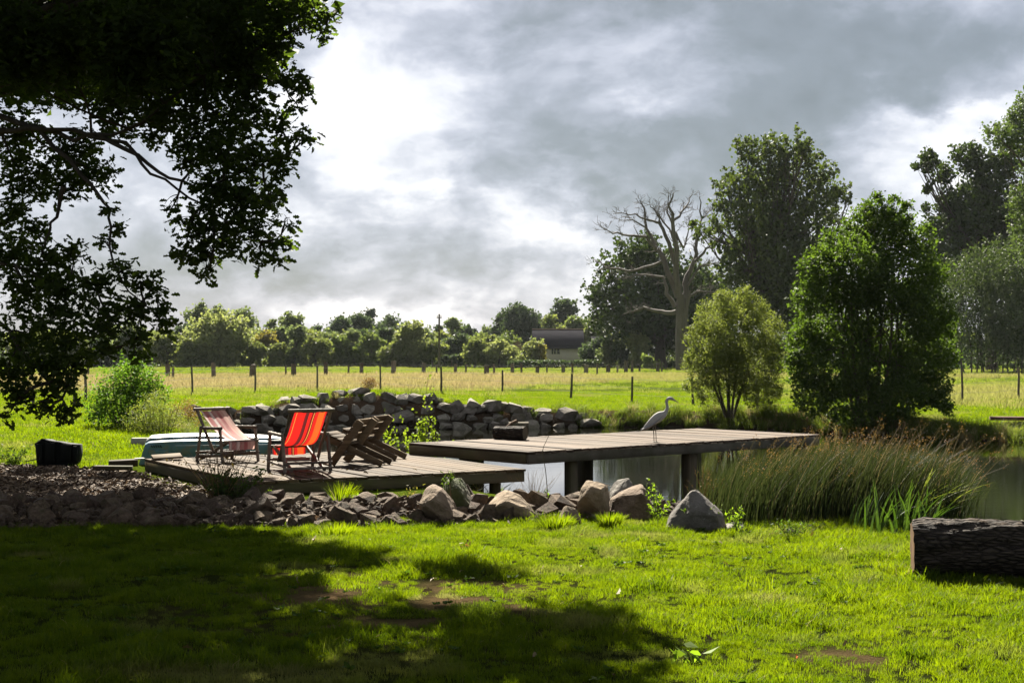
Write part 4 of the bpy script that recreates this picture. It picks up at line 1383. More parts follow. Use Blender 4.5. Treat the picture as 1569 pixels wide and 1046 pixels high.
make_tree('pale_bush', 'pale feathery bush against the right side of the large green bush', bz, px_lobes(spec, Yc, rg, 1.0, .35), M['bush_pale'], M['bark_thin'], .03, .055, 44, 14, None, 'bush', None, LANCE * (1, 1.4), .3, 1, seed=19, stems=stems)
Yc = 37.0
spec = [(282, 632, 15), (270, 640, 13), (295, 642, 12)]
bz = P(282, 655, Yc); bz.z = 0
make_tree('brown_bush', 'brownish scrubby bush between the pale bush and the rock wall', bz, px_lobes(spec, Yc, rg, 1.0, .3), M['dry'], M['bark_thin'], .02, .06, 40, 14, None, 'bush', None, LANCE * (1, 1.4), .3, 1, seed=20, stems=[(bz, bz + Vector((.1 * k - .2, 0, .4)), .01) for k in range(5)])
bz = P(566, 602, 66); bz.z = tz(bz.x, 66)
make_tree('russet_bush', 'small russet bush standing by the fence in the straw meadow', bz, px_lobes([(566, 584, 7), (560, 588, 6), (572, 588, 6), (566, 592, 5)], 66, rg, 1.0, .15), M['russet'], M['bark_thin'], .02, .09, 26, 6, None, 'bush', None, LANCE * (1, 1.4), .3, 1, seed=21, stems=[(bz, bz + Vector((.12 * k - .24, 0, .55)), .012) for k in range(5)])

# --- the dead tree
YD = 160.0
DX, DY, DS = 900.0, 280.0, 3.268
LIMBS = [  # polyline in the crop, start and end radius (photo px)
    ([(468, 905), (464, 780), (466, 640), (468, 560)], 7.8, 6.0),
    ([(486, 900), (482, 760), (490, 640), (508, 540)], 5.5, 3.8),
    ([(466, 600), (450, 470), (445, 330), (430, 180), (412, 110), (430, 50)], 5.5, .8),
    ([(456, 570), (400, 440), (365, 350), (345, 335), (300, 230), (285, 130), (262, 90)], 5.0, .7),
    ([(490, 580), (495, 470), (540, 385), (550, 290), (572, 170), (560, 70)], 5.0, .6),
    ([(450, 440), (405, 300), (365, 200), (330, 190), (240, 160), (145, 150)], 3.6, .5),
    ([(345, 335), (290, 265), (205, 262), (130, 250), (80, 230)], 3.0, .5),
    ([(448, 650), (370, 642), (280, 625), (220, 642), (175, 662)], 4.0, .6),
    ([(446, 620), (400, 560), (380, 470), (250, 465), (180, 482)], 3.8, .5),
    ([(446, 340), (440, 240), (395, 145), (405, 60)], 2.8, .5),
    ([(430, 190), (470, 150), (500, 110), (525, 60)], 2.4, .5),
    ([(540, 395), (600, 330), (655, 290), (690, 262)], 2.6, .5),
    ([(505, 570), (560, 540), (645, 552)], 2.6, .5),
    ([(442, 250), (482, 330), (500, 250), (512, 195)], 2.0, .5),
    ([(372, 400), (250, 442), (110, 430), (60, 400), (28, 385)], 2.6, .45),
    ([(560, 200), (600, 160), (620, 130)], 1.4, .4),
    ([(300, 230), (230, 190), (160, 185)], 1.6, .4),
    ([(365, 210), (350, 150), (362, 120)], 1.3, .4),
    ([(500, 520), (560, 420), (620, 410), (660, 395)], 2.2, .5),
    ([(440, 300), (405, 230), (330, 130), (300, 110)], 2.0, .4),
]
rg = random.Random(21)
gr = []


def dead_twigs(pts, r0, r1, depth):
    n_ = len(pts)
    for k in range(int(12 if depth == 0 else 5)):
        s = rg.uniform(.25, 1.0)
        i = min(n_ - 2, int(s * (n_ - 1)))
        a = pts[i].lerp(pts[i + 1], rg.random())
        dr = (pts[i + 1] - pts[i]).normalized()
        side = Vector((rg.uniform(-1, 1), rg.uniform(-.8, .8), rg.uniform(-.5, 1)))
        e = a + (dr * .7 + side).normalized() * rg.uniform(.5, 1.6) * (1 if depth == 0 else .5)
        tp = curve_pts(a, e, 5, .16, rg)
        rr_ = max(.018, (r0 + (r1 - r0) * s) * .35)
        gr.extend(tube(tp, np.linspace(rr_, .014, 5), 4, cap=False))
        if depth < 1:
            dead_twigs(tp, rr_, .014, depth + 1)


for li, (pl, r0, r1) in enumerate(LIMBS):
    sl_ = rg.uniform(-3, 3) if li > 1 else 0
    pts = [P(DX + a / DS, DY + b_ / DS, YD + sl_ * (i / max(1, len(pl) - 1))) for i, (a, b_) in enumerate(pl)]
    fine = []
    for a, b_ in zip(pts[:-1], pts[1:]):
        for s in (0, .33, .66):
            fine.append(a.lerp(b_, s) + (Vector((rg.uniform(-1, 1), rg.uniform(-1, 1), rg.uniform(-1, 1))) * .13 if li > 1 else Vector()))
    fine.append(pts[-1])
    if li < 2:
        fine[0].z = -.1
    rad = np.linspace(r0, r1, len(fine)) / F * YD
    gr += tube(fine, rad, 8 if li < 6 else 5)
    if li > 1:
        dead_twigs(fine, rad[0], rad[-1], 0)
bz = P(1043, 570, YD); bz.z = -.05
dead = thing('dead_tree', 'bare grey dead tree with forked branches in front of the dark oak', 'tree', bz)
build('trunk', gr, M['bark_dead'], dead, smooth=True)

# --- the near oak: overhangs the left of the view, its trunk stands out of frame
rg = random.Random(30)
g = np.random.default_rng(30)
OAKL = [  # px, py, radius px, distance
    (10, 40, 70, 16.5), (90, 70, 70, 16.5), (180, 50, 70, 16.2), (20, 100, 50, 16.5), (260, 70, 60, 16.2), (200, 120, 50, 16.4), (40, 20, 95, 20), (150, 20, 95, 19), (260, 10, 80, 18), (350, 20, 75, 17), (430, 15, 62, 16.5), (482, 18, 34, 16), (508, 22, 17, 15.8), (496, 50, 14, 15.8),
    (30, 110, 80, 21), (120, 105, 85, 20), (215, 95, 85, 19), (305, 100, 80, 18), (375, 95, 62, 17), (420, 70, 36, 16.5), (440, 122, 24, 16.2), (462, 135, 15, 16), (455, 160, 12, 16), (472, 128, 9, 16),
    (25, 215, 55, 20.5), (110, 235, 55, 19.5), (190, 165, 60, 19), (255, 175, 66, 18), (330, 175, 66, 17.5), (388, 165, 44, 17), (425, 195, 24, 16.5), (455, 212, 18, 16.2), (470, 208, 10, 16.2),
    (295, 235, 40, 17.6), (345, 240, 58, 17.2), (395, 240, 38, 16.8), (425, 255, 24, 16.5), (440, 240, 12, 16.4), (330, 295, 48, 17.2), (380, 300, 46, 17), (415, 300, 26, 16.6), (437, 335, 12, 16.4),
    (300, 345, 34, 17.3), (345, 350, 44, 17.1), (390, 350, 36, 16.8), (425, 372, 17, 16.5), (440, 368, 9, 16.5), (400, 392, 18, 16.7), (285, 385, 20, 17.3), (318, 390, 24, 17.2), (316, 420, 13, 17.2), (355, 385, 22, 17), (308, 370, 20, 17.2), (428, 400, 9, 16.6), (262, 320, 14, 17.5),
    (40, 275, 48, 19), (95, 290, 34, 18.5), (150, 265, 34, 18.5), (15, 330, 34, 19), (55, 350, 24, 18.6), (20, 390, 42, 18.8), (75, 400, 42, 18.4), (115, 385, 26, 18), (40, 440, 52, 18.5), (100, 445, 44, 18), (150, 435, 34, 17.6), (185, 415, 24, 17.4), (172, 320, 14, 17.8), (180, 350, 15, 17.8), (165, 370, 13, 17.8),
    (215, 435, 22, 17.3), (240, 455, 18, 17.2), (205, 470, 34, 17.3), (245, 488, 20, 17.1), (160, 490, 42, 17.5), (100, 500, 46, 17.9), (35, 510, 50, 18.4), (210, 515, 24, 17.2), (215, 545, 13, 17.2), (165, 530, 26, 17.4), (255, 500, 10, 17.1), (235, 425, 12, 17.3), (250, 470, 10, 17.2),
    (110, 545, 36, 17.8), (60, 560, 42, 18), (15, 570, 40, 18.3), (95, 580, 28, 17.8), (30, 605, 30, 18), (70, 605, 22, 17.9), (110, 570, 18, 17.7), (15, 632, 15, 18), (75, 625, 12, 17.8), (103, 632, 8, 17.7), (50, 622, 14, 17.9), (88, 635, 8, 17.7), (115, 622, 6, 17.7),
]
lobes = [(np.array(P(px, py, Y)), np.array((r, r * 1.15, r * .88)) / F * Y) for px, py, r, Y in OAKL]
ros_c = []
for (c, r), (px, py, rp, Y) in zip(lobes, OAKL):
    dens = 150 if (py < 150 and px < 400) else 84
    k = int(np.clip(dens * (r.mean() / .45) ** 2.0, 5, 190))
    ros_c.append(ell_points(k, c, r * .95, g, 2.2, .0))
ros = np.concatenate(ros_c)
nl = 6
cc = np.repeat(ros, nl, 0) + g.normal(0, .045, (len(ros) * nl, 3))
az = g.uniform(0, 2 * np.pi, len(cc))
dirs = np.stack([np.cos(az), np.sin(az), g.uniform(-.9, .25, len(cc))], 1)
near_leaves = leaves(cc, .108 * g.uniform(.7, 1.25, len(cc)), OAK, dirs, .35, .15, g)
# the rest of the crown, above and behind the frame: it throws the shade on the lawn
UP = []
for gx, gy, r, hgt in [  # ground spot shaded, radius, height of the bough that shades it
    (-4.8, 12.6, 1.3, 7.2), (-3.6, 13.0, 1.0, 7.0), (-2.7, 12.9, .75, 7.0), (-5.3, 11, 1.5, 7.5), (-3.9, 11.1, 1.2, 7.2), (-2.7, 11.4, .95, 7.1), (-1.9, 12.0, .55, 7.0), (-1.35, 11.6, .45, 7.1),
    (-4.4, 9.6, 1.4, 8), (-3.0, 9.7, 1.1, 7.8), (-2.15, 9.0, .8, 7.6), (-1.35, 8.6, .55, 7.5), (-3.6, 8.0, 1.4, 8.4), (-2.2, 7.8, 1.0, 8.2), (-1.2, 7.6, .75, 8), (-.4, 7.5, .62, 8), (-2.8, 6.4, 1.4, 8.8), (-1.2, 6.3, 1.1, 8.8), (-.25, 6.4, .8, 8.6),
    (.15, 8.7, .50, 7.8), (.62, 8.35, .42, 7.8), (.35, 9.25, .32, 7.6), (-.2, 8.3, .42, 7.9), (.40, 7.3, .35, 8.1), (.15, 7.7, .5, 8.1), (-.35, 11.1, .26, 7.2), (-1.75, 10.2, .38, 7.3), (-.55, 9.1, .28, 7.7),
    (-6.6, 14.6, 1.5, 7.0), (-5.2, 14.6, 1.1, 6.9), (-4.1, 14.7, .9, 6.8), (-3.2, 14.6, .6, 6.8), (-7.5, 16.5, 1.3, 7.0), (-6.2, 16.3, 1.2, 7.0), (-5.0, 16.0, .9, 6.9), (-4.1, 16.1, .5, 6.9), (-7.4, 18.6, 1.0, 7.2), (-6.2, 18.3, .75, 7.2), (-2.9, 15.6, .4, 6.8), (-3.3, 17.0, .35, 6.9), (-4.6, 17.8, .4, 6.9), (-5.6, 19.8, .4, 7.2), (-6.8, 20.6, .5, 7.2),
    (-4.5, 4.6, 1.6, 8.6), (-2.6, 4.6, 1.5, 8.8), (-.9, 4.7, 1.3, 8.9), (.4, 4.8, .9, 9.0), (-5.5, 2.4, 1.7, 8.8), (-3.4, 2.4, 1.6, 9.2), (-1.4, 2.4, 1.5, 9.2), (.3, 2.4, 1.1, 9.2), (-4.5, 0, 1.7, 9), (-2.2, 0, 1.7, 9.4), (-.2, 0, 1.4, 9.3), (-3.5, -2.4, 1.8, 9.2), (-1, -2.4, 1.6, 9.2), (-5.6, -2.2, 1.7, 9),
    (-8.2, 12.5, 1.9, 8.2), (-7.4, 9.8, 1.9, 8.8), (-6.0, 7.6, 1.8, 9.2)]:
    sdv = sun_dir * (hgt / sun_dir.z)
    UP.append((np.array((gx + sdv.x, gy + sdv.y, hgt)), np.array((r, r * 1.0, r * .62))))
up_c = np.concatenate([ell_points(int(np.clip(95 * r.mean() ** 2 + 18, 18, 240) * (1.7 if c[0] < -3.2 else 1.0)), c, r, g, 2.0) for c, r in UP])
cc2 = np.repeat(up_c, 5, 0) + g.normal(0, .12, (len(up_c) * 5, 3))
az = g.uniform(0, 2 * np.pi, len(cc2))
dirs = np.stack([np.cos(az), np.sin(az), g.uniform(-.7, .25, len(cc2))], 1)
up_leaves = leaves(cc2, .24 * g.uniform(.7, 1.2, len(cc2)), RHOMB * (1, 1.15), dirs, .35, .12, g)
oak_base = Vector((-11.2, 19.5, -.05))
oak = thing('oak_tree', 'great near oak whose dark leafy boughs hang over the left of the view', 'tree', oak_base)
gr = []
fork = oak_base + Vector((.4, -.2, 4.2))
gr += tube([oak_base + Vector((0, 0, -.1)), oak_base + Vector((.05, 0, .7)), oak_base + Vector((.2, -.05, 2.2)), fork], [.78, .58, .5, .46], 14)
BOUGH = [  # main boughs as px polylines with distance
    [(-120, 150, 19.5), (40, 190, 18.8), (110, 212, 18.3), (200, 200, 17.9), (280, 140, 17.4), (380, 80, 16.8), (480, 30, 16.1)],
    [(-120, 230, 19.2), (0, 200, 18.9), (70, 195, 18.5), (190, 215, 17.9), (230, 265, 17.6), (290, 300, 17.4), (350, 340, 17.1), (400, 370, 16.8)],
    [(150, 208, 18.1), (210, 235, 17.8), (260, 275, 17.5), (320, 290, 17.2), (390, 260, 16.9), (440, 235, 16.5)],
    [(60, 200, 18.6), (130, 270, 18.2), (162, 310, 17.9), (173, 345, 17.8), (170, 400, 17.6), (200, 450, 17.4), (240, 480, 17.2)],
    [(-120, 330, 19.2), (0, 400, 18.6), (70, 430, 18.2), (150, 470, 17.7), (205, 520, 17.3)],
    [(-120, 400, 19.2), (0, 490, 18.5), (50, 550, 18.1), (90, 600, 17.9), (105, 628, 17.7)],
    [(-120, 60, 20), (30, 60, 20), (150, 80, 19.3), (260, 70, 18.4), (370, 110, 17.2), (440, 130, 16.4)],
    [(-100, -60, 20), (80, -40, 19.5), (250, -30, 18.2), (400, 0, 17), (500, 35, 15.9)],
    [(95, 290, 18.2), (85, 330, 18.2), (70, 370, 18.2), (60, 410, 18.3)],
]
bpts = []
for bi, bl in enumerate(BOUGH):
    pts = [P(*q) for q in bl]
    if bl[0][0] < -50:
        pts = [fork + Vector((0, 0, rg.uniform(-.6, .6)))] + pts
    fine = []
    for a, b_ in zip(pts[:-1], pts[1:]):
        for s in (0, .34, .67):
            fine.append(a.lerp(b_, s) + Vector((rg.uniform(-1, 1), rg.uniform(-1, 1), rg.uniform(-1, 1))) * .035)
    fine.append(pts[-1])
    r0 = .07 if bl[0][0] < -50 else .035
    gr += tube(fine, np.geomspace(r0, .008, len(fine)), 7, cap=False)
    bpts += [p for p in fine]
bp_arr = np.array([tuple(p) for p in bpts])
for c, r in lobes:      # a branchlet from the closest bough into each spray, then twigs
    dd = np.linalg.norm(bp_arr - c, axis=1)
    a = Vector(bp_arr[int(np.argmin(dd + g.uniform(0, .3, len(dd))))])
    tp = curve_pts(a, c, 6, .14, rg)
    gr += tube(tp, np.linspace(.018, .007, 6), 4, cap=False)
    for _ in range(max(3, int(9 * r.mean()))):
        e = ell_points(1, c, r, g)[0]
        gr += tube(curve_pts(tp[rg.randint(2, 5)], e, 5, .14, rg), np.linspace(.008, .003, 5), 3, cap=False)
for c, r in UP:
    gr += tube(curve_pts(fork + Vector((0, 0, rg.uniform(-.3, .8))), c, 8, .08, rg, .06), np.linspace(.075, .015, 8), 5, cap=False)
build('trunk', gr, M['bark_oak'], oak, smooth=True)
build('crown', [near_leaves, up_leaves], M['oak_near'], oak)

# unseen oak added behind the camera; its crown blocks sky fill light
rg = random.Random(77)
tb = Vector((-6.5, -5.0, -.05))
lob = []
for gx in range(6):
    for gy in range(6):
        x = -9.5 + gx * 2.3 + rg.uniform(-.5, .5); y = -9 + gy * 2.5 + rg.uniform(-.5, .5)
        z = 6.6 + rg.uniform(-1.0, 1.6) + .08 * (4 - abs(x + 4))
        if y > 1.0 and z < 6.4: z = 6.6
        lob.append(((x, y, z), (1.45, 1.5, 1.0)))
for k in range(9):      # low lobes of the added crown, behind the camera
    lob.append(((-9 + k * 1.6, -8.5 + rg.uniform(-1, 1), rg.uniform(2.6, 4.6)), (1.3, 1.2, 1.2)))
make_tree('oak_tree', 'added unseen oak behind the camera, its crown blocking sky light', tb, lob, M['oak_near'], M['bark_oak'], .5, .34, 20, 10, None, 'tree', tb + Vector((.4, .3, 5.0)), RHOMB * (1, 1.2), .4, 1, seed=77)
# ------------------------------------------------------------------ decks
def bar_between(a, b_, w_, h_, up=Vector((0, 0, 1))):
    """squared timber from a to b: width across, height along up"""
    a, b_ = Vector(a), Vector(b_)
    d_ = (b_ - a).normalized()
    s_ = d_.cross(up).normalized()
    u_ = s_.cross(d_).normalized()
    v = [p + s_ * (i * w_ / 2) + u_ * (j * h_ / 2) for p in (a, b_) for i in (-1, 1) for j in (-1, 1)]
    f = np.array([[0, 1, 3, 2], [4, 6, 7, 5], [0, 4, 5, 1], [2, 3, 7, 6], [0, 2, 6, 4], [1, 5, 7, 3]])
    return np.array([tuple(q) for q in v]), f


def bevel_obj(name, groups, mat, parent, bev=.003, loc=None, rot=None):
    me = fast_mesh(name, groups)
    bm = bmesh.new(); bm.from_mesh(me)
    bmesh.ops.recalc_face_normals(bm, faces=bm.faces[:])
    bmesh.ops.bevel(bm, geom=bm.edges[:], offset=bev, segments=1, affect='EDGES')
    bm.to_mesh(me); bm.free()
    return link(name, me, mat, parent, loc, rot)


def plank_floor(root, n, pitch, width, length, thick, top, mat, seed):
    r = random.Random(seed)
    shared = [bevel_box_mesh('plank', length, width, thick, .005, .003, seed + k) for k in range(5)]
    for me in shared: me.materials.append(mat)
    for i in range(n):
        o = bpy.data.objects.new('plank', shared[i % 5])
        COL.objects.link(o)
        o.parent = root
        o.location = ((i + .5) * pitch, length / 2 - .02 + r.uniform(-.008, .008), top - thick / 2 + r.uniform(-.004, .003))
        o.rotation_euler = (r.uniform(-.012, .012), r.uniform(-.001, .001), math.pi / 2 + r.uniform(-.0015, .0015))


# lower deck
DECK_Z = .18
C_ = Vector((-3.146, 17.16, 0)); dk_rot = math.atan2(1.98, 3.33)
deck = thing('timber_deck', 'low weathered timber deck carrying the deck chairs and wooden loungers', 'deck', C_, dk_rot)
plank_floor(deck, 25, 3.87 / 25, 3.87 / 25 - .014, 4.47, .034, DECK_Z, M['plank'], 40)
bevel_obj('fascia_board', [box(0, 0, 0, 3.84, .045, .135)], M['beam'], deck, .004, (1.935, .018, DECK_Z - .034 - .0685))
bevel_obj('fascia_board', [box(0, 0, 0, 4.36, .045, .135)], M['beam'], deck, .004, (.020, 2.26, DECK_Z - .034 - .0685), (0, 0, math.pi / 2))
bevel_obj('fascia_board', [box(0, 0, 0, 4.36, .045, .135)], M['beam'], deck, .004, (3.85, 2.26, DECK_Z - .034 - .0685), (0, 0, math.pi / 2))
for k in range(3):
    bevel_obj('joist', [box(0, 0, 0, 3.7, .07, .12)], M['beam'], deck, .004, (1.935, .9 + k * 1.4, DECK_Z - .098))
for (x, y) in ((.3, .35), (1.9, .35), (3.6, .35), (.3, 4.1), (3.6, 4.1), (3.6, 2.2)):
    bevel_obj('leg', [box(0, 0, 0, .12, .12, .80)], M['post_wood'], deck, .006, (x, y, DECK_Z - .165 - .40))

# raised dock
DOCK_Z = .36
F_ = Vector((.214, 19.86, 0)); dock_rot = math.atan2(4.37, 5.03)
dock = thing('raised_dock', 'raised timber dock on stout posts standing out over the pond', 'dock', F_, dock_rot)
plank_floor(dock, 45, 6.66 / 45, 6.66 / 45 - .013, 2.78, .036, DOCK_Z, M['dock_plank'], 60)
zc = DOCK_Z - .036 - .071
bevel_obj('fascia_board', [box(0, 0, 0, 6.10, .05, .140)], M['beam_grey'], dock, .005, (3.07, .018, zc))
bevel_obj('fascia_board', [box(0, 0, 0, .50, .055, .146)], M['beam_grey'], dock, .005, (6.385, .012, zc))
bevel_obj('fascia_board', [box(0, 0, 0, 2.70, .05, .140)], M['beam'], dock, .005, (.022, 1.40, zc), (0, 0, math.pi / 2))
bevel_obj('fascia_board', [box(0, 0, 0, 2.70, .05, .140)], M['beam'], dock, .005, (6.635, 1.40, zc), (0, 0, math.pi / 2))
bevel_obj('fascia_board', [box(0, 0, 0, 6.5, .05, .140)], M['beam'], dock, .005, (3.33, 2.72, zc))
for k in range(5):
    bevel_obj('joist', [box(0, 0, 0, 2.55, .06, .13)], M['beam'], dock, .004, (1.1 + k * 1.12, 1.37, zc), (0, 0, math.pi / 2))
for (x, y, s_) in ((1.0, .17, .15), (3.58, .2, .19), (6.33, .17, .16), (.16, 1.3, .16), (1.0, 2.55, .2), (3.58, 2.55, .2), (6.33, 2.55, .2)):
    bevel_obj('post', [box(0, 0, 0, s_, s_, 1.75)], M['post_wood'], dock, .012, (x, y, zc - .072 - .875))

# sleeper stubs, boards and scraps round the lower deck
g0 = P(196, 704, 21.4)
sl_t = bevel_obj('timber_sleeper', [box(0, 0, 0, .42, .20, .10)], M['post_wood'], None, .008, (-5.78, 21.15, .105), (0.03, -.04, .25))
set_props(sl_t, 'stub of dark timber sleeper lying at the left corner of the low deck', 'timber')
sl_t = bevel_obj('timber_sleeper', [box(0, 0, 0, .55, .18, .09)], M['post_wood'], None, .008, (-5.85, 20.85, .045), (0, .02, .12))
set_props(sl_t, 'dark flat timber on the ground under the sleeper stub at the deck corner', 'timber')
bd = bevel_obj('loose_board', [box(0, 0, 0, .42, .32, .028)], M['plank'], None, .003, G(256, 699, .23), (.10, -.05, .35))
set_props(bd, 'loose pale board lying tilted on the back of the low deck by the boat', 'board')
bd = bevel_obj('scrap_board', [box(0, 0, 0, .14, .10, .012)], M['concrete'], None, .002, G(214, 702, .19), (.05, 0, .6))
set_props(bd, 'small whitish scrap on the left corner of the low deck', 'scrap')
bk = bevel_obj('concrete_block', [box(0, 0, 0, .34, .2, .16)], M['concrete'], None, .008, (-7.02, 26.9, .07), (0, 0, .1))
set_props(bk, 'grey concrete block on the grass beyond the left end of the boat', 'block')


# ------------------------------------------------------------------ bamboo deck chairs
def pole(a, b_, r=.017, n=10):
    """a bamboo pole with swollen joints"""
    a, b_ = Vector(a), Vector(b_)
    L = (b_ - a).length
    k = max(3, int(L / .022))
    ts = [i / k for i in range(k + 1)]
    rad = [r * (1 + .16 * math.exp(-(((t_ * L + .05) % .155 - .078) / .010) ** 2)) * random.uniform(.985, 1.015) for t_ in ts]
    return tube([a.lerp(b_, t_) for t_ in ts], rad, n)


def deck_chair(label, canvas, loc, rotz, W=.56, back=(-.42, .78), sagk=.10):
    root = thing('deck_chair', label, 'deck chair', loc, rotz, 'striped bamboo deck chairs')
    h_ = W / 2
    bt = Vector((back[0], 0, back[1])); bb = Vector((.03, 0, .13))
    sr = Vector((-.38, 0, .025)); sf = Vector((.37, 0, .30))
    for s_ in (-1, 1):
        y = s_ * h_
        yi = s_ * (h_ - .045)
        yo = s_ * (h_ + .042)
        e = lambda v, yy: (v.x, yy, v.z)
        build('back_rail', pole(e(bt, y), e(bb, y), .022), M['bamboo'], root, True, False)
        build('seat_rail', pole(e(sr, yi), e(sf, yi), .023), M['bamboo'], root, True, False)
        build('leg', pole((.27, yo, .47), (.35, yo, .0), .023), M['bamboo'], root, True, False)
        build('leg', pole((-.25, yo, .50), (-.37, yo, .0), .022), M['bamboo'], root, True, False)
        build('arm', pole((-.27, yo, .475), (.31, yo, .49), .024), M['bamboo'], root, True, False)
        build('side_stretcher', pole((-.36, yo, .075), (.335, yo, .105), .018), M['bamboo'], root, True, False)
    for nm, x, z, ext, r in (('top_bar', bt.x, bt.z, .05, .023), ('front_bar', sf.x, sf.z, .03, .023), ('cross_bar', .335, .13, .065, .019), ('cross_bar', -.365, .05, .065, .019), ('cross_bar', -.365, .12, .065, .018), ('cross_bar', .03, .13, .02, .015)):
        build(nm, pole((x, -h_ - ext, z), (x, h_ + ext, z), r), M['bamboo'], root, True, False)
    # sling: hangs from the top bar, dips, rises to the front bar and falls over it in a flap
    prof = []
    a, b_ = Vector((bt.x + .012, 0, bt.z - .02)), Vector((sf.x, 0, sf.z + .021))
    for i in range(25):
        s_ = i / 24
        q = a.lerp(b_, s_)
        dip = sagk * math.sin(math.pi * s_ ** 1.25)
        prof.append((q.x - dip * .62, q.z - dip))
    for k, (ddx, ddz) in enumerate(((.02, -.004), (.024, -.03), (.022, -.08), (.020, -.135))):
        prof.append((b_.x + ddx, b_.z + ddz))
    wv, nrow = [], 14
    for i, (px_, pz_) in enumerate(prof):
        for j in range(nrow + 1):
            yy = (j / nrow - .5)
            edge = .006 * math.sin(i * .9) + .02 * math.sin(math.pi * min(i, 24) / 24)
            crease = .004 * math.sin(yy * 23 + i * .3)
            wv.append((px_, yy * (W - .075 - edge), pz_ - .010 * (1 - (2 * yy) ** 2) + crease))
    gi_ = np.arange(len(wv)).reshape(len(prof), nrow + 1)
    wf_ = np.stack([gi_[:-1, :-1], gi_[:-1, 1:], gi_[1:, 1:], gi_[1:, :-1]], -1).reshape(-1, 4)
    build('canvas', [(np.array(wv), wf_)], canvas, root, True, False)
    return root


deck_chair('faded pink and white striped bamboo deck chair at the back of the low deck', M['canvas_faded'], (-4.12, 20.62, DECK_Z), math.atan2(-.74, .67), .50, (-.45, .74), .05)
deck_chair('bright red and orange striped bamboo deck chair seen from behind, beside the wooden loungers', M['canvas_red'], (-2.84, 18.95, DECK_Z), math.atan2(.89, -.46), .54, (-.50, .81), .13)


# ------------------------------------------------------------------ wooden loungers
def lounger(label, loc, rotz):
    root = thing('wooden_lounger', label, 'lounger', loc, rotz, 'two piece wooden loungers')
    for y in (-.20, .20):
        bevel_obj('seat_rail', [bar_between((0, y, .035), (.84, y, .40), .042, .085)], M['chair_wood'], root)
    for y in (-.285, .285):
        bevel_obj('back_rail', [bar_between((.70, y, .03), (.27, y, .62), .044, .10)], M['chair_wood'], root)
    d_ = Vector((-.43, 0, .59)).normalized()
    nrm = Vector((.59, 0, .43)).normalized()       # towards the sitter
    for k, s_ in enumerate((.30, .42, .54, .665)):
        c = Vector((.70, 0, .03)) + d_ * s_ + nrm * .055
        bevel_obj('back_slat', [bar_between(c + Vector((0, -.31, 0)), c + Vector((0, .31, 0)), .105, .022, nrm)], M['chair_wood'], root)
    sd2 = Vector((.84, 0, .365)).normalized()
    up2 = Vector((-.365, 0, .84)).normalized()
    for k, s_ in enumerate((.58, .68, .78, .88)):
        c = Vector((0, 0, .035)) + sd2 * s_ + up2 * .055
        bevel_obj('seat_slat', [bar_between(c + Vector((0, -.25, 0)), c + Vector((0, .25, 0)), .09, .022, up2)], M['plank'], root)
    bevel_obj('cross_bar', [bar_between((.60, -.262, .16), (.60, .262, .16), .07, .05)], M['chair_wood'], root)
    return root


lrot = math.atan2(.23, -.97)
lounger('dark wooden two piece lounger closest to the red chair, its rails propped on the deck', (-1.74, 19.72, DECK_Z), lrot)
lounger('dark wooden two piece lounger half hidden behind the other, by the leafy sapling', (-1.62, 20.78, DECK_Z), lrot - .05)


# ------------------------------------------------------------------ upturned boat
bl = Vector((-5.95, 22.75, 0)); bang = math.atan2(.22, 1.0)
boat = thing('upturned_boat', 'upturned small boat with peeling turquoise paint and a whitish keel, behind the low deck', 'boat', bl, bang)
BL, BW = 2.75, 1.15
secs = []
PROFILE = [(.50, 0.0), (.495, .08), (.475, .26), (.465, .335), (.445, .365), (.36, .375), (.31, .385), (.295, .425), (.25, .445), (.0, .455)]
prof = PROFILE + [(-a, z) for a, z in PROFILE[-2::-1]]
for i in range(41):
    s_ = i / 40
    x = s_ * BL
    wk = (1 - max(0, (s_ - .45) / .55) ** 2.4 * .82) * (1 - .04 * max(0, 1 - s_ / .05))
    hk = (.93 + .07 * math.sin(math.pi * min(1, s_ * 1.6))) * (1 - max(0, (s_ - .6) / .4) ** 2 * .35) * (1 - .10 * max(0, 1 - s_ / .035) ** 2)
    lean = .05 * (1 - s_) ** 6
    row = []
    for a, z in prof:
        xx = x + lean * (z / .4) * 2.0 * (1 if s_ < .1 else max(0, 1 - (s_ - .1) / .2))
        row.append((xx, a * BW * wk, z * hk))
    secs.append(row)
bv = np.array(secs)
np_ = len(prof)
gi_ = np.arange(bv.shape[0] * np_).reshape(-1, np_)
bf = np.stack([gi_[:-1, :-1], gi_[1:, :-1], gi_[1:, 1:], gi_[:-1, 1:]], -1)
k0 = 7
hull_f = np.concatenate([bf[:, :k0].reshape(-1, 4), bf[:, np_ - 1 - k0:].reshape(-1, 4)])
keel_f = bf[:, k0:np_ - 1 - k0].reshape(-1, 4)
V_ = bv.reshape(-1, 3)
cap = np.arange(np_)[None, :]
build('hull', [(V_, hull_f), (V_[:np_], cap), (V_[-np_:], cap[:, ::-1])], M['boat'], boat, True, False)
build('keel_rim', [(V_, keel_f)], M['boat_white'], boat, True, False)
for k in range(5):
    bevel_obj('vent_slot', [box(0, 0, 0, .014, .006, .045)], M['black'], boat, .002, (.20 + k * .034, -.5 * BW * .965, .285), (.25, -.5, 0))
bevel_obj('side_panel', [box(0, 0, 0, 1.5, .016, .24)], M['boat'], boat, .006, (1.25, -.5 * BW * .968, .175), (.085, 0, 0))
bevel_obj('side_panel', [box(0, 0, 0, .30, .014, .2)], M['boat'], boat, .006, (.30, -.5 * BW * .974, .13), (.085, 0, 0))
bevel_obj('motor_bracket', [box(0, 0, 0, .22, .08, .14)], M['black'], boat, .012, (2.13, -.58, .29))

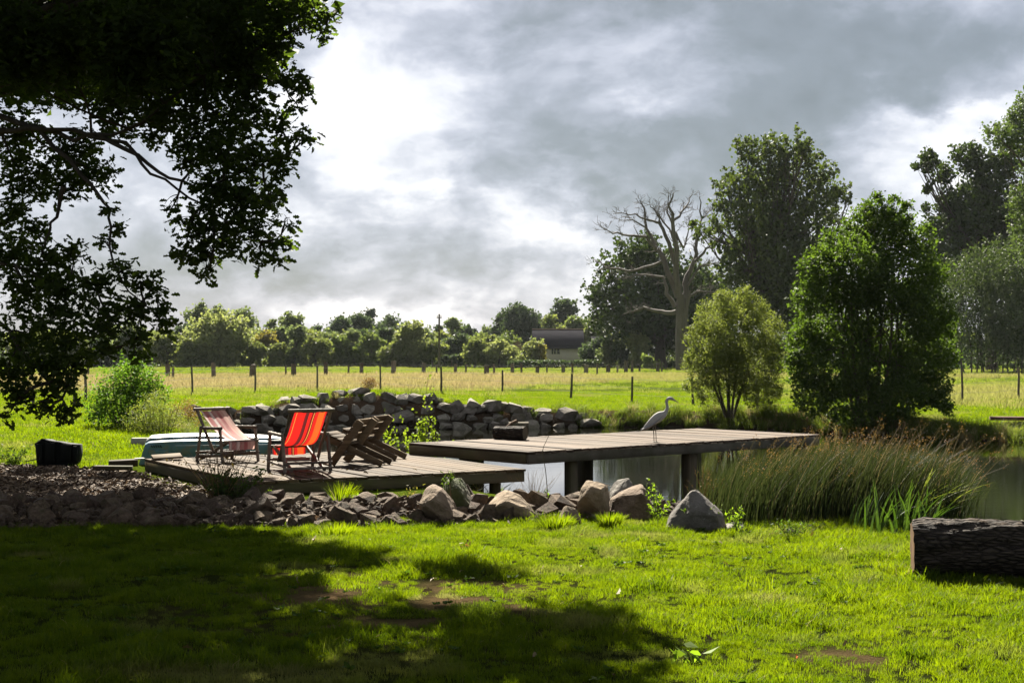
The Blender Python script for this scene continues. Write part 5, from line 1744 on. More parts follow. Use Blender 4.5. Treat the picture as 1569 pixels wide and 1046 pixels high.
# ------------------------------------------------------------------ ribbed plastic bin
Yb_ = 21.75
ol = [(185, 290), (345, 172), (440, 210), (690, 238), (800, 262), (1050, 290), (1190, 305), (1207, 325), (1215, 580), (1190, 720), (1150, 835), (250, 835), (228, 700), (205, 420)]
ol = [P(40 + a / 14.94, 660 + b_ / 14.94, Yb_) for a, b_ in ol]
base = P(85, 716, Yb_); base.z = tz(base.x, base.y)
binr = thing('plastic_bin', 'dark ribbed plastic bin lying on the left edge of the bark bed', 'bin', base)


def prism(ol_, y0, y1, inset=.94):
    n_ = len(ol_)
    cx = sum(p.x for p in ol_) / n_; cz_ = sum(p.z for p in ol_) / n_
    rings = []
    for y, k in ((y0, inset), (y0 + .02, 1.0), (y1 - .02, .80), (y1, .76)):
        rings += [(cx + (p.x - cx) * k, y, cz_ + (p.z - cz_) * k) for p in ol_]
    v = np.array(rings)
    f = []
    for l in range(3):
        for i in range(n_):
            j = (i + 1) % n_
            f.append((l * n_ + i, l * n_ + j, (l + 1) * n_ + j, (l + 1) * n_ + i))
    return [(v, np.array(f)), (v[:n_], np.arange(n_)[None, ::-1]), (v[-n_:], np.arange(n_)[None, :])]


build('shell', prism(ol, Yb_, Yb_ + .42), M['plastic'], binr)
for a0, a1, z0, z1 in ((455, 665, 245, 760), (800, 1050, 280, 715), (250, 385, 270, 760), (1075, 1180, 320, 720)):
    qa, qb = P(40 + a0 / 14.94, 660 + z0 / 14.94, Yb_), P(40 + a1 / 14.94, 660 + z1 / 14.94, Yb_)
    bevel_obj('rib_panel', [box((qa.x + qb.x) / 2 - base.x, Yb_ - base.y - .012, (qa.z + qb.z) / 2 - base.z, qb.x - qa.x, .05, qa.z - qb.z - .03)], M['plastic'], binr, .010)
build('handle_rod', tube([P(38, 707, Yb_ + .1), P(47, 705, Yb_ + .1), P(57, 703, Yb_ + .1)], .009, 6), M['black'], binr)

# ------------------------------------------------------------------ short logs on the dock, driftwood
def log_mesh(L, r, seed, nr=14, ns=18, spiral=0.0):
    rows = []
    for i in range(nr + 1):
        s_ = i / nr
        for j in range(ns):
            a = 2 * math.pi * j / ns
            k = r * (1 + .10 * mnoise.noise(Vector((math.cos(a + spiral * s_) * 2.2, math.sin(a + spiral * s_) * 2.2, s_ * L * .9 + seed))) + .05 * mnoise.noise(Vector((math.cos(a + spiral * s_) * 6, math.sin(a + spiral * s_) * 6, s_ * L * 2 + seed))))
            rows.append((s_ * L, k * math.cos(a), k * math.sin(a)))
    v = np.array(rows)
    gi2 = np.arange((nr + 1) * ns).reshape(nr + 1, ns)
    f = np.stack([gi2[:-1], np.roll(gi2, -1, 1)[:-1], np.roll(gi2, -1, 1)[1:], gi2[1:]], -1).reshape(-1, 4)
    return v, f, ns


q = G(772, 673.5, DOCK_Z)
logs = thing('split_log', 'pair of short dark logs lying end to end on the back of the raised dock', 'log', (-.28, 22.93, DOCK_Z), -.42)
v, f, ns = log_mesh(.30, .105, 3)
build('billet', [(v + (0, .02, .100), f)], M['log_bark'], logs, True, False)
build('cut_face', [(v[:ns] + (0, .02, .100), np.arange(ns)[None, ::-1])], M['post_wood'], logs, False, False)
build('cut_face', [(v[-ns:] + (0, .02, .100), np.arange(ns)[None, :])], M['post_wood'], logs, False, False)
v, f, ns = log_mesh(.30, .112, 9)
build('billet', [(v + (.265, -.06, .108), f)], M['log_bark'], logs, True, False)
build('cut_face', [(v[:ns] + (.265, -.06, .108), np.arange(ns)[None, ::-1])], M['post_wood'], logs, False, False)
build('cut_face', [(v[-ns:] + (.265, -.06, .108), np.arange(ns)[None, :])], M['post_wood'], logs, False, False)

dw_b = G(792, 655, WATER_Z + .05)
dw = thing('driftwood_stump', 'dark stump with a pale broken branch sticking out of the pond beyond the logs', 'driftwood', dw_b)
Yd_ = dw_b.y
v, f, ns = log_mesh(.6, .13, 5)
build('stump', [(v * (1, 1, .9) + (-.25, 0, .06), f), (v[-ns:] * (1, 1, .9) + (-.25, 0, .06), np.arange(ns)[None, :]), (v[:ns] * (1, 1, .9) + (-.25, 0, .06), np.arange(ns)[None, ::-1])], M['post_wood'], dw, True, False)
build('branch', tube([P(771, 659, Yd_ - .3), P(777, 653.5, Yd_ - .2), P(783, 649, Yd_ - .1), P(792, 645, Yd_)], [.03, .035, .05, .06], 7), M['cutwood'], dw)

# ------------------------------------------------------------------ great log on the lawn
lg = thing('fallen_log', 'thick dark barked log lying on the lawn, cut by the right edge', 'log', (3.10, 11.02, .0), -.20)
LL, LR = 2.1, .222
v, f, ns = log_mesh(LL, LR, 1, 90, 64, 1.5)
# deeper bark relief and a twist groove
for i in range(len(v)):
    a = math.atan2(v[i, 2], v[i, 1]); s_ = v[i, 0] / LL
    tw = a + 1.5 * s_
    k = -.030 * math.exp(-(((tw - 2.05 + math.pi) % (2 * math.pi) - math.pi) / .16) ** 2) * min(1, max(0, (s_ - .25) / .2))
    k += .020 * (mnoise.fractal(Vector((math.cos(tw) * 7, math.sin(tw) * 7, s_ * LL * 4)), .9, 2.1, 4))
    r0 = math.hypot(v[i, 1], v[i, 2])
    v[i, 1:] *= (r0 + k) / r0
for i in range(len(v)):        # the sawn rim is chipped and a little rounded
    if v[i, 0] < .05:
        kk = 1 - .07 * (1 - v[i, 0] / .05) * (1 + .8 * mnoise.noise(Vector((v[i, 1] * 30, v[i, 2] * 30, 2.0))))
        v[i, 1:] *= kk
        v[i, 0] += .012 * mnoise.noise(Vector((v[i, 1] * 14, v[i, 2] * 14, 5.0)))
v[:, 1:] *= (1 + .05 * np.sin(v[:, 0] * 2.1 + .6))[:, None]
v = v + (0, 0, LR * .95)
build('bark', [(v, f)], M['log_bark'], lg, True, False)
build('cut_face', [(v[:ns] - (.0015, 0, 0), np.arange(ns)[None, ::-1])], M['cutwood'], lg, False, False)
build('cut_face', [(v[-ns:], np.arange(ns)[None, :])], M['cutwood'], lg, False, False)
gi2 = np.arange(len(v)).reshape(-1, ns)
pf = []
for i in range(34, 78):
    for j in range(ns):
        a = 2 * math.pi * (j + .5) / ns; s_ = (i + .5) / 90
        dlt = (a + 1.5 * s_ - 2.42 + math.pi) % (2 * math.pi) - math.pi
        if abs(dlt) < .24 * math.sin(math.pi * (i - 33) / 46) ** .6:
            pf.append((gi2[i, j], gi2[i, (j + 1) % ns], gi2[i + 1, (j + 1) % ns], gi2[i + 1, j]))
cen = np.array((0, 0, LR * .97))
vp = v.copy(); vp[:, 1:] = (v[:, 1:] - cen[1:]) * 1.035 + cen[1:]
build('bare_wood', [(vp, np.array(pf))], M['beam_grey'], lg, True, False)

# ------------------------------------------------------------------ heron
hb = G(1003, 677.5, DOCK_Z)
her = thing('heron', 'pale grey heron standing on the front edge of the raised dock, looking right', 'heron', hb, 0.12)
SP = [(-.198, .196, .006), (-.165, .222, .020), (-.12, .258, .036), (-.06, .305, .055), (.0, .350, .071), (.055, .388, .079), (.105, .415, .073), (.145, .437, .054), (.172, .462, .036), (.192, .500, .0265), (.202, .540, .0235), (.197, .580, .021), (.189, .615, .0205), (.192, .648, .022), (.210, .673, .026), (.238, .685, .0285), (.268, .679, .0265), (.295, .664, .0185), (.312, .653, .0125)]
pts = np.array([(x, 0, z) for x, z, r in SP]); rad = np.array([r for *_, r in SP])
tg = np.gradient(pts, axis=0); tg /= np.linalg.norm(tg, axis=1, keepdims=True)
nn_ = np.stack([-tg[:, 2], np.zeros(len(tg)), tg[:, 0]], 1)
ang = np.linspace(0, 2 * np.pi, 14, endpoint=False)
lat = np.array([.74 if x < .16 and z < .46 else .86 for x, z, r in SP])
hv = (pts[:, None] + nn_[:, None] * (np.sin(ang)[None, :, None] * rad[:, None, None]) + np.array([0, 1.0, 0])[None, None] * (np.cos(ang)[None, :, None] * (rad * lat)[:, None, None])).reshape(-1, 3)
gi2 = np.arange(len(hv)).reshape(-1, 14)
hf = np.stack([gi2[:-1], np.roll(gi2, -1, 1)[:-1], np.roll(gi2, -1, 1)[1:], gi2[1:]], -1).reshape(-1, 4)
body = build('body', [(hv, hf), (hv[:14], np.arange(14)[None, ::-1])], M['heron'], her, True, False)
sub = body.modifiers.new('smooth', 'SUBSURF'); sub.levels = sub.render_levels = 1
for s_ in (-1, 1):       # folded wings lie along the flanks
    wv = []
    for i in range(13):
        u = i / 12
        x = .135 - .345 * u; zc_ = .425 - .225 * u - .03 * math.sin(math.pi * u)
        wd_ = .070 * math.sin(math.pi * (u * .86 + .12)) ** .8 + .004
        for j in range(7):
            vv = j / 6 - .5
            bulge = math.cos(vv * math.pi) * (.016 + .046 * math.sin(math.pi * min(1, u * .9 + .12)))
            wv.append((x + vv * wd_ * .75, s_ * (.012 + bulge), zc_ + vv * wd_ * 1.35))
    gi2 = np.arange(len(wv)).reshape(13, 7)
    wf2 = np.stack([gi2[:-1, :-1], gi2[:-1, 1:], gi2[1:, 1:], gi2[1:, :-1]], -1).reshape(-1, 4)
    wo2 = build('wing', [(np.array(wv), wf2)], M['heron_wing'], her, True, False)
    sm = wo2.modifiers.new('thick', 'SOLIDIFY'); sm.thickness = .008
build('beak', tube([(.302, 0, .658), (.335, 0, .641), (.365, 0, .620), (.394, 0, .600)], [.0125, .0095, .006, .0015], 8), M['heron_beak'], her, True, False)
for s_ in (-1, 1):
    build('eye', tube([(.286, s_ * .0185, .676), (.286, s_ * .0215, .676)], [.005, .004], 8), M['black'], her, True, False)
    x0 = -.018 if s_ < 0 else .026
    lgp = tube([(x0 - .004, s_ * .022, .30), (x0 - .008, s_ * .022, .235), (x0, s_ * .022, .13), (x0 + .004, s_ * .022, .012)], [.016, .0085, .0062, .006], 7)
    for a in (-.5, 0, .5, math.pi):
        L = .055 if a != math.pi else .03
        lgp += tube([(x0 + .004, s_ * .022, .012), (x0 + .004 + math.cos(a) * L, s_ * .022 + math.sin(a) * L, .004)], [.005, .0025], 5)
    build('leg', lgp, M['heron_leg'], her, True, False)
build('crest_plume', tube([(.215, 0, .694), (.190, 0, .675), (.172, 0, .645), (.165, 0, .620)], [.008, .007, .005, .001], 6), M['heron_leg'], her, True, False)

# ------------------------------------------------------------------ fences, pole, barn
def post_mesh(w_, seed, round_=False):
    if round_:
        g_ = tube([(0, 0, 0), (.01, 0, .5), (0, .005, .97), (0, .005, 1)], [w_ * .55, w_ * .52, w_ * .48, w_ * .4], 8)
        return fast_mesh('post', g_)
    return bevel_box_mesh('post', w_, w_, 1, w_ * .08, w_ * .06, seed)


def fence(name, label, posts, w_, mat, round_, wires, rails=False):
    """posts: (px, top py, base py)"""
    info = []
    for px, tp, bs in posts:
        Y = 1.66 * F / (bs - Y0)
        p = P(px, bs, Y)
        p.z = tz(p.x, p.y)
        info.append((p, max(.6, (bs - tp) / F * Y)))
    root = thing(name, label, 'fence', info[0][0])
    mes = [post_mesh(w_, 5 + k, round_) for k in range(3)]
    for me in mes: me.materials.append(mat)
    for i, (p, h_) in enumerate(info):
        o = bpy.data.objects.new('post', mes[i % 3]); COL.objects.link(o)
        o.parent = root
        o.location = p - root.location + Vector((0, 0, -.03 if round_ else h_ / 2 - .03))
        o.scale = (random.uniform(.85, 1.2), random.uniform(.85, 1.2), h_ + .06)
        o.rotation_euler = (random.uniform(-.03, .03), random.uniform(-.045, .045), random.uniform(0, 1.5))
    for hz in wires:
        pts_ = []
        for a, b_ in zip(info[:-1], info[1:]):
            for s_ in (0, .5):
                q_ = a[0].lerp(b_[0], s_)
                pts_.append(q_ + Vector((0, 0, min(a[1], b_[1]) * hz - (.03 if s_ else 0))))
        pts_.append(info[-1][0] + Vector((0, 0, info[-1][1] * hz)))
        build('wire', tube(pts_, .0045 if wires[0] > .5 else .004, 4, False), M['wire'], root)
    return root


NEARF = [(51, 600, 621), (113.5, 577, 622), (131.5, 571, 613), (295, 561, 604), (391, 559, 600), (486, 559, 597), (583, 558, 599), (676, 562, 603), (769.5, 567, 604), (874.5, 572, 610), (968, 576, 616), (1062, 578, 620), (1160, 580, 625), (1361, 590, 625), (1474.5, 566, 616), (1560, 562, 612)]
fence('wire_fence', 'wire fence of slim wooden posts along the near side of the straw meadow', NEARF, .085, M['fence_post'], True, (.92, .62, .33))
THICK = [(257, 557, 579), (327, 555, 580), (388, 557, 580), (450, 557, 579.5), (499, 555, 578.5), (554, 556, 576), (603, 553, 576), (649, 556, 575), (698, 558, 575), (745.5, 560, 577), (785, 558, 575), (823.5, 560, 574), (863, 558, 573), (898, 558, 574), (932, 559, 574), (959, 551, 571), (968.5, 551, 571), (1008, 555, 570)]
fence('thick_post_fence', 'fence of thick square posts running across the middle of the meadow', THICK, .27, M['fence_post'], False, (.9, .55))
THIN = [(135, 562, 578), (265, 562, 581), (384, 560, 580), (438, 560, 579), (534, 560, 577), (669, 559, 575.5), (714, 558, 575), (757, 558, 577.5), (799, 557, 576.5), (838, 558, 575), (877, 557, 576), (915, 557, 575), (946, 558, 572), (980, 557, 571), (1014, 554, 570)]
fence('slim_post_fence', 'second fence of slim posts just behind the thick posted one in the meadow', THIN, .13, M['fence_post'], False, (.9, .55))
FARW = [(x_, 552, 562.5) for x_ in range(20, 800, 42)]
fence('stock_fence', 'low stock fence along the foot of the orchard trees', FARW, .16, M['fence_post'], False, (.95, .6, .3))

pb = P(673, 560, 195); pb.z = -.1
up_ = thing('utility_pole', 'tall thin wooden utility pole rising out of the orchard trees', 'utility pole', pb)
top = P(673, 481, 195)
build('pole', tube([pb, pb.lerp(top, .5), top], [.17, .14, .11], 8), M['bark_thin'], up_)
build('cross_arm', [box(top.x, top.y - .16, top.z - .5, .7, .1, .12)], M['post_wood'], up_)
for s_ in (-.26, .26):
    build('insulator', tube([(top.x + s_, top.y - .16, top.z - .43), (top.x + s_, top.y - .16, top.z - .18)], [.07, .05], 7), M['frame_white'], up_)

YB = 228.0


def bx(px): return (px - X0) / F * YB


def bz_(py): return H - (py - Y0) / F * YB


barn = thing('barn', 'slate roofed stone barn among the trees beyond the meadow', 'barn', (bx(858), YB, 0))
xa, xb, ze, zr, dep = bx(818), bx(893), bz_(531.5), bz_(504), 2.5
build('wall', [box((xa + xb) / 2, YB + dep, ze / 2 - .1, xb - xa - .3, dep * 2 - .5, ze + .2)], M['barn_wall'], barn)
roof_v = []
for x_ in (xa - .25, xb + .25):
    roof_v += [(x_, YB - .25, ze - .12), (x_, YB + dep, zr), (x_, YB + 2 * dep + .25, ze - .12), (x_, YB + 2 * dep + .25, ze - .30), (x_, YB + dep, zr - .2), (x_, YB - .25, ze - .30)]
rv = np.array(roof_v)
rfq = np.array([[i, (i + 1) % 6, 6 + (i + 1) % 6, 6 + i] for i in range(6)])
build('roof', [(rv, rfq), (rv[:6], np.array([[5, 4, 3, 2, 1, 0]])), (rv[6:], np.array([[0, 1, 2, 3, 4, 5]]))], M['roof'], barn)
for px, w_ in ((846.5, .42), (850.5, .42), (855.5, .5)):
    x_ = bx(px); zc_ = bz_(538)
    fr = build('window', [box(x_, YB + .24, zc_, w_, .06, 1.0)], M['frame_white'], barn)
    build('pane', [box(0, -.035, 0, w_ - .12, .02, .88)], M['window'], fr, False, False)
    fr.data.transform(Matrix.Translation(-(Vector((x_, YB + .24, zc_)) - Vector(barn.location)))); fr.location = Vector((x_, YB + .24, zc_)) - Vector(barn.location)
build('ridge', tube([(xa - .25, YB + dep, zr + .02), (xb + .25, YB + dep, zr + .02)], .1, 6), M['roof_tile'], barn)
wing = thing('barn_wing', 'lower slate roofed wing right of the barn, mostly behind trees', 'barn', (bx(928), YB + 3, 0))
xa, xb, ze, zr = bx(908), bx(950), bz_(527), bz_(515)
build('wall', [box((xa + xb) / 2, YB + 5, ze / 2 - .1, xb - xa - .3, 4, ze + .2)], M['barn_wall'], wing)
rv = np.array([(x_, y_, z_) for x_ in (xa, xb) for y_, z_ in ((YB + 2.7, ze - .1), (YB + 5, zr), (YB + 7.3, ze - .1), (YB + 7.3, ze - .25), (YB + 5, zr - .18), (YB + 2.7, ze - .25))])
build('roof', [(rv, rfq), (rv[:6], np.array([[5, 4, 3, 2, 1, 0]])), (rv[6:], np.array([[0, 1, 2, 3, 4, 5]]))], M['roof'], wing)
shed = thing('shed', 'small brown gabled shed half hidden in the bushes left of the barn', 'shed', (bx(793), YB - 4, 0))
Ys = YB - 4
xc, hw = bx(793), .62
za, zb = bz_(523), bz_(529)
build('wall', [(np.array([(xc - hw, Ys, 0), (xc + hw, Ys, 0), (xc + hw, Ys, zb), (xc, Ys, za), (xc - hw, Ys, zb), (xc - hw, Ys + 3, 0), (xc + hw, Ys + 3, 0), (xc + hw, Ys + 3, zb), (xc, Ys + 3, za), (xc - hw, Ys + 3, zb)]), np.array([[0, 1, 2, 3, 4], [9, 8, 7, 6, 5]])), (np.array([(xc - hw, Ys, 0), (xc - hw, Ys + 3, 0), (xc - hw, Ys + 3, zb), (xc - hw, Ys, zb), (xc + hw, Ys, 0), (xc + hw, Ys + 3, 0), (xc + hw, Ys + 3, zb), (xc + hw, Ys, zb)]), np.array([[0, 1, 2, 3], [7, 6, 5, 4]]))], M['roof_tile'], shed)
for s_ in (-1, 1):
    build('roof', [bar_between((xc + s_ * .42, Ys - .15, (za + zb) / 2 + .06), (xc + s_ * .42, Ys + 3.1, (za + zb) / 2 + .06), 1.05, .07, Vector((s_ * .55, 0, .83)))], M['cutwood'], shed)

rb = bevel_obj('brick_edging', [box(0, 0, 0, 2.6, .35, .09)], M['red_plank'], None, .01, (14.1, 37.9, .03), (0, 0, -.15))
set_props(rb, 'low reddish edging strip on the grass at the right edge beyond the pond', 'edging')


# ------------------------------------------------------------------ rushes, iris, sapling, weeds
def blades(base, L, wd_, lean, seed, bend=1.0, seg=5):
    """long curved blades; lean: (n,3) horizontal bend direction"""
    g_ = np.random.default_rng(seed)
    n_ = len(base)
    fa = g_.uniform(0, np.pi, n_)
    side = np.stack([np.cos(fa), np.sin(fa) * .4, np.zeros(n_)], 1)
    side /= np.linalg.norm(side, axis=1, keepdims=True)
    rows = []
    for i in range(seg + 1):
        s_ = i / seg
        up2 = s_ * (1 - .22 * bend * s_ * np.linalg.norm(lean, axis=1) ** 2)
        c = base + lean * (L * s_ ** 1.9)[:, None] + np.array([0, 0, 1.0]) * (L * up2)[:, None]
        wv_ = (wd_ * (1 - s_ ** 2.2) + .0008)[:, None]
        rows.append(c - side * wv_); rows.append(c + side * wv_)
    v_ = np.stack(rows, 1)
    k = np.arange(n_)[:, None] * (2 * (seg + 1))
    f_ = np.concatenate([np.concatenate([k + 2 * i, k + 2 * i + 1, k + 2 * i + 3, k + 2 * i + 2], 1) for i in range(seg)])
    tips = rows[-1]
    return (v_.reshape(-1, 3), f_), tips


g = np.random.default_rng(50)
n = 5200
rx = g.uniform(2.15, 4.55, n) + g.normal(0, .1, n)
ry = 15.15 + g.normal(0, .50, n) - (rx - 3.3) * .15
ry = np.clip(ry, 14.2, 16.6)
rz = terrain(rx, ry)
env = np.interp(rx, [2.0, 2.5, 3.3, 4.1, 4.7], [.50, .66, .78, .76, .52])
Lr = env * g.uniform(.72, 1.12, n)
ln = np.stack([g.normal(.30, .17, n), g.normal(0, .15, n), np.zeros(n)], 1)
rb_g, tips = blades(np.stack([rx, ry, rz - .02], 1), Lr, .0030 * g.uniform(.7, 1.4, n), ln, 51)
rush = thing('rush_clump', 'broad clump of tall thin rushes leaning right on the bank below the dock', 'rushes', (3.3, 15.2, 0))
build('green_blades', [rb_g], M['rush'], rush)
n2 = 300
rx2 = g.uniform(2.2, 4.6, n2); ry2 = np.clip(15.1 + g.normal(0, .45, n2) - (rx2 - 3.3) * .15, 14.2, 16.6)
Lr2 = np.interp(rx2, [2.0, 2.5, 3.3, 4.1, 4.7], [.62, .82, .95, .95, .8]) * g.uniform(.75, 1.12, n2)
ln2 = np.stack([g.normal(.48, .2, n2), g.normal(0, .15, n2), np.zeros(n2)], 1)
dg, tips2 = blades(np.stack([rx2, ry2, terrain(rx2, ry2)], 1), Lr2, .0026 * np.ones(n2), ln2, 52)
build('dry_blades', [dg], M['rush_dry'], rush)
tp = tips2[g.random(n2) < .55]
hd = (tp[:, None, :] + g.normal(0, .016, (len(tp), 9, 3)) * (1, 1, 1.6)).reshape(-1, 3)
tp3 = tips[g.random(n) < .03]
hd = np.concatenate([hd, (tp3[:, None, :] + g.normal(0, .018, (len(tp3), 12, 3)) * (1, 1, 1.6)).reshape(-1, 3)])
build('seed_heads', [leaves(hd, .016, RHOMB, rg=g)], M['russet'], rush)

n = 58
ix = g.uniform(3.35, 4.15, n); iy = g.normal(13.75, .16, n)
li = g.uniform(.28, .50, n)
ln = np.stack([g.normal(.32, .30, n), g.normal(-.05, .2, n), np.zeros(n)], 1)
ig, _ = blades(np.stack([ix, iy, terrain(ix, iy) - .01], 1), li * 1.05, .011 * g.uniform(.7, 1.3, n), ln, 53, 2.2, 8)
iris = thing('iris_clump', 'clump of broad arching iris leaves between the rushes and the big log', 'iris', (3.75, 13.75, 0))
build('leaf_blades', [ig], M['iris'], iris)
n = 26
ix = g.uniform(3.9, 4.35, n); iy = g.normal(14.3, .14, n)
ln = np.stack([g.normal(.75, .25, n), g.normal(-.05, .15, n), np.zeros(n)], 1)
ig, _ = blades(np.stack([ix, iy, terrain(ix, iy) - .01], 1), g.uniform(.5, .68, n), .009 * g.uniform(.7, 1.3, n), ln, 54, 1.9, 8)
iris = thing('reed_clump', 'long pale arching reed leaves bending right above the big log', 'reeds', (4.1, 14.3, 0))
build('leaf_blades', [ig], M['bush_pale'], iris)


def weed(name, label, cat, base, height, spread, nstem, leaf, mat, per=10, tmpl=RHOMB, stem_mat='bark_thin', seed=0, group=None, low=.1, stem_r=.004):
    g_ = np.random.default_rng(seed + 900)
    rg_ = random.Random(seed + 900)
    root = thing(name, label, cat, base, 0, group)
    st, lp = [], []
    for k in range(nstem):
        a = rg_.uniform(0, 6.28)
        e = Vector(base) + Vector((math.cos(a) * spread * rg_.random(), math.sin(a) * spread * rg_.random() * .7, height * rg_.uniform(.55, 1.0)))
        b0 = Vector(base) + Vector((rg_.uniform(-.15, .15) * spread, rg_.uniform(-.15, .15) * spread, -.02))
        c = curve_pts(b0, e, 7, .08, rg_)
        st += tube(c, np.linspace(stem_r, stem_r * .35, 7), 4, cap=False)
        for q in range(per):
            s_ = rg_.uniform(low, 1.0) * 6
            i = min(5, int(s_))
            lp.append(tuple(c[i].lerp(c[i + 1], s_ - i)))
    build('stem', st, M[stem_mat], root)
    if leaf > 0:
        lp = np.array(lp) + g_.normal(0, leaf * .35, (len(lp), 3))
        build('foliage', [leaves(lp, leaf * g_.uniform(.6, 1.25, len(lp)), tmpl, rg=g_)], M[mat], root)
    return root


def gz(px, py):
    p = G(px, py, 0.0)
    p.z = tz(p.x, p.y)
    return p


sp_b = Vector((-1.50, 22.9, tz(-1.5, 22.9)))
weed('sapling', 'slender leafy sapling at the pond edge between the loungers and the dock', 'sapling', sp_b, 1.5, .80, 34, .060, 'sapling', 34, ROUND, seed=1, low=.12)
weed('sapling', 'tall thin leading shoots rising out of the leafy sapling against the meadow', 'sapling', sp_b + Vector((.05, .15, 0)), 2.0, .42, 5, .050, 'sapling', 30, ROUND, seed=2, low=.45, stem_r=.006)
weed('bank_weed', 'yellow green weeds on the bank behind the wooden loungers', 'weed', Vector((-2.0, 22.9, tz(-2.0, 22.9))), .42, .5, 26, .04, 'sapling', 14, seed=3)
weed('dead_shrub', 'dry twiggy plant in front of the left side of the low deck', 'shrub', gz(335, 778), .72, .55, 60, .0, 'dry', 4, stem_mat='dry', seed=4, stem_r=.0045)
weed('low_shrub', 'dark leafy growth at the foot of the dry twiggy plant', 'shrub', gz(340, 780) + Vector((.05, .1, 0)), .40, .50, 44, .050, 'alder', 18, seed=5)
weed('flowering_weed', 'yellow green upright weed between the sloping and the pointed boulders', 'weed', gz(1004, 797), .46, .20, 9, .042, 'weed', 24, seed=6)
weed('nettle', 'nettle growing in front of the pale pointed boulder', 'weed', gz(1068, 812), .26, .20, 10, .045, 'weed', 18, seed=7)
weed('nettle', 'nettle at the right foot of the pale pointed boulder', 'weed', gz(1128, 815), .30, .18, 9, .040, 'weed', 18, seed=8)
weed('low_weed', 'low dark weed at the foot of the rushes', 'weed', gz(1215, 822), .16, .35, 16, .04, 'alder', 14, seed=9)
weed('moss_ivy', 'dark ivy trailing on the mossy boulder', 'ivy', gz(700, 789) + Vector((-.06, -.05, .08)), .33, .16, 22, .028, 'alder', 22, seed=10)
weed('green_weed', 'green leafy weed among the edging stones under the deck front', 'weed', gz(570, 776), .16, .32, 18, .045, 'weed', 12, seed=11)
weed('green_weed', 'small sprig with yellow tips on the edging stones left of the grass tuft', 'weed', gz(415, 772), .2, .07, 5, .03, 'weed', 16, seed=12)
weed('green_weed', 'lone bright green sprig between the stones right of the sandy boulder', 'weed', gz(803, 793), .10, .06, 5, .04, 'weed', 8, seed=13)
weed('dark_weed', 'dark scraggly weed at the left edge beside the ribbed bin', 'weed', gz(18, 714), .34, .34, 20, .055, 'alder', 14, seed=14)
weed('dry_grass', 'fine dry grass stems beside the corner of the low deck', 'grass', gz(815, 775), .42, .42, 40, .0, 'dry', 1, stem_mat='dry', seed=15, stem_r=.002)
weed('dry_grass', 'dry seeding stems standing in front of the second dock post', 'grass', gz(1085, 788), .55, .35, 24, .014, 'russet', 10, stem_mat='dry', seed=16, low=.6, stem_r=.0025)
weed('yellow_weed', 'yellowing weeds behind the sandy boulder', 'weed', gz(820, 772), .13, .28, 16, .045, 'weed', 10, seed=17)
weed('yellow_weed', 'yellowing grass and weeds left of the rounded brown boulder', 'weed', gz(632, 780), .22, .2, 14, .04, 'yellowing', 10, LANCE * (1, 1.5), seed=18)
weed('dock_plant', 'low broad leaved dock plant in the front lawn', 'weed', gz(1060, 1012), .09, .11, 7, .10, 'weed', 3, LANCE * (1, 1.7), seed=19)
fl = weed('orange_flower', 'single small orange flower in the front lawn', 'flower', gz(1220, 1022), .06, .02, 2, .03, 'weed', 3, seed=20)
pr = gz(1220, 1022) + Vector((0, 0, .06))
M['orange'] = plain('orange_petal', (.75, .18, .02), .6, .2)
build('petals', [leaves(np.repeat(np.array([tuple(pr)]), 9, 0), .016, RHOMB, rg=g)], M['orange'], fl)


def grass_clump(label, base, h_, rad, n_, seed, mat='lawn'):
    g_ = np.random.default_rng(seed)
    a = g_.uniform(0, 6.28, n_); r_ = rad * np.sqrt(g_.random(n_)) * .6
    b0 = np.stack([base.x + r_ * np.cos(a), base.y + r_ * np.sin(a), np.full(n_, base.z - .01)], 1)
    ln_ = np.stack([np.cos(a), np.sin(a), np.zeros(n_)], 1) * g_.uniform(.1, .75, n_)[:, None]
    gr_, _ = blades(b0, h_ * g_.uniform(.55, 1.1, n_), .0032 * g_.uniform(.7, 1.3, n_), ln_, seed, 1.2, 4)
    root = thing('grass_tuft', label, 'grass', base, 0, 'grass tufts along the big log' if 'big log' in label or 'the log' in label else None)  # log_grass
    build('blades', [gr_], M[mat], root)


grass_clump('dense bright grass tuft in front of the sloping boulder', gz(933, 806), .17, .17, 420, 61)
grass_clump('loose grass tuft spreading at the lawn edge in front of the loose stones', gz(850, 806), .16, .30, 420, 62)
grass_clump('upright bright grass tuft among the edging stones below the red chair', gz(522, 785), .26, .16, 150, 63)
grass_clump('yellowed grass tuft at the lawn edge left of the brown patch', gz(510, 818), .13, .34, 420, 64)

for k in range(5):
    q_ = lg.matrix_basis @ Vector((.02 + k * .2, -.235 + rr.uniform(-.02, .02), 0)) if k else lg.matrix_basis @ Vector((-.06, -.02, 0))
    grass_clump(('grass growing up against the cut end of the big log', 'leftmost grass tuft at the foot of the big log, near its cut end', 'grass tuft at the foot of the big log a hand right of its cut end', 'grass tuft at the foot of the log below its first deep groove', 'grass tuft at the foot of the log in the middle of the visible bark', 'grass tuft at the foot of the log just left of the picture edge', 'grass tuft at the foot of the log cut by the picture edge')[k], Vector((q_.x, q_.y, tz(q_.x, q_.y))), .085, .13, 150, 70 + k)

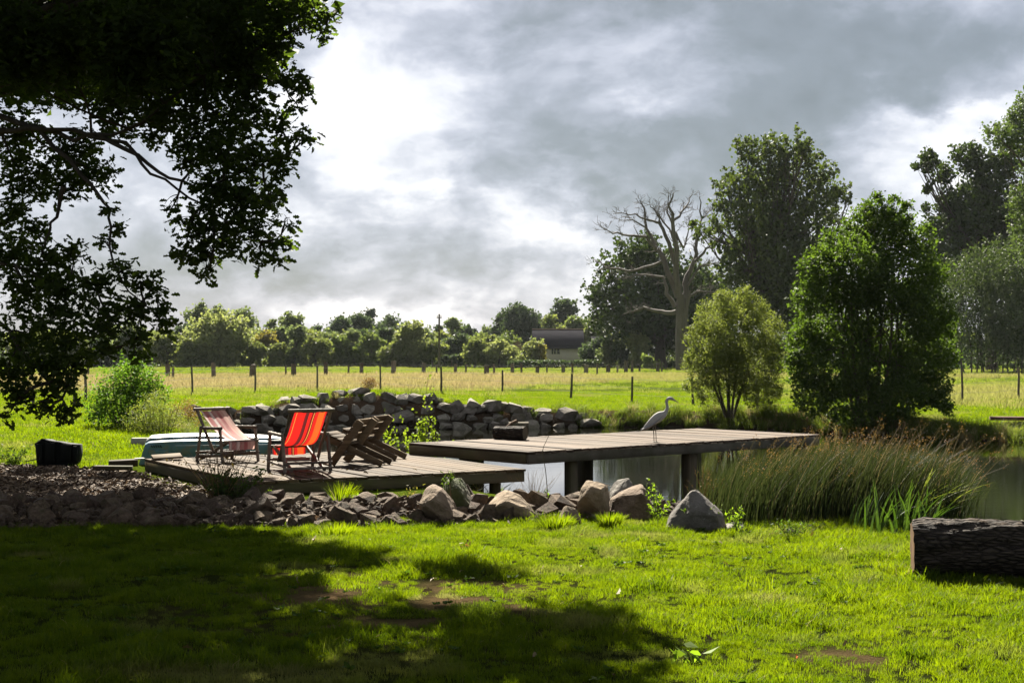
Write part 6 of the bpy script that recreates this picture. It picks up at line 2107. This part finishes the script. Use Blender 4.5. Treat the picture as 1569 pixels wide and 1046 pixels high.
# thin dark stem in front of the dock
Ys_ = 17.6
stp = [P(x_, y_, Ys_) for x_, y_ in ((838.5, 654), (841, 667), (833, 684), (831, 692), (836, 720), (841, 758))][::-1]
stp[0].z = tz(stp[0].x, stp[0].y) - .02
ds = build('bent_twig', tube(stp, np.linspace(.006, .0025, 6), 5), M['bark_thin'], None)
set_props(ds, 'single thin dark bent stem rising in front of the raised dock', 'twig')

# fallen leaves on the deck, the dock and the lawn
lm = leaf_mat('fallen_leaf', (.06, .040, .020), (.17, .125, .065), .1)
lsrc = []
for k in range(3):
    v_, f_ = leaves(np.zeros((1, 3)), .06, OAK, np.array([1.0, 0, .05]), .05, .5, g)
    me = fast_mesh('leaf', [(v_, f_)]); me.materials.append(lm)
    lsrc.append(bpy.data.objects.new('leaf', me))
pl, ro = [], []
ca, sa = math.cos(dk_rot), math.sin(dk_rot)
for k in range(130):
    a, b_ = rr.uniform(.1, 2.6) * rr.random() ** .6, rr.uniform(.1, 4.2)
    pl.append((C_.x + a * ca - b_ * sa, C_.y + a * sa + b_ * ca, DECK_Z + .012))
for k in range(40):
    x_ = rr.uniform(-3.5, 3.0); y_ = rr.uniform(7.2, 13.8)
    pl.append((x_, y_, tz(x_, y_) + .035))
for k in range(260):
    x_ = rr.uniform(-6.5, .5); y_ = rr.uniform(14.2, 20)
    if poly_sd(np.array([x_]), np.array([y_]), MULCH)[0] < 0 or y_ < 16:
        pl.append((x_, y_, tz(x_, y_) + .03))
pl = np.array(pl)
scatter('fallen_leaves', pl, np.stack([rng.normal(0, .5, len(pl)), rng.normal(0, .5, len(pl)), rng.uniform(0, 6.3, len(pl))], 1), rng.uniform(.5, 1.2, len(pl)), lsrc)
dl = weed('dry_leaf_clump', 'small clump of curled dry brown leaves on the sunlit lawn', 'leaves', gz(712, 840), .05, .06, 5, .06, 'russet', 4, OAK, seed=22)

# ------------------------------------------------------------------ thin summer haze
m, t = new_mat('haze_air')
vol = t.n('ShaderNodeVolumePrincipled', {'Color': (.86, .90, .96, 1), 'Density': .00006, 'Anisotropy': 0.0})
o_ = t.n('ShaderNodeOutputMaterial')
t.t.links.new(vol.outputs[0], o_.inputs['Volume'])
haze = build('haze', [box(0, 330, 12.6, 900, 760, 34)], m)
haze['kind'] = 'stuff'
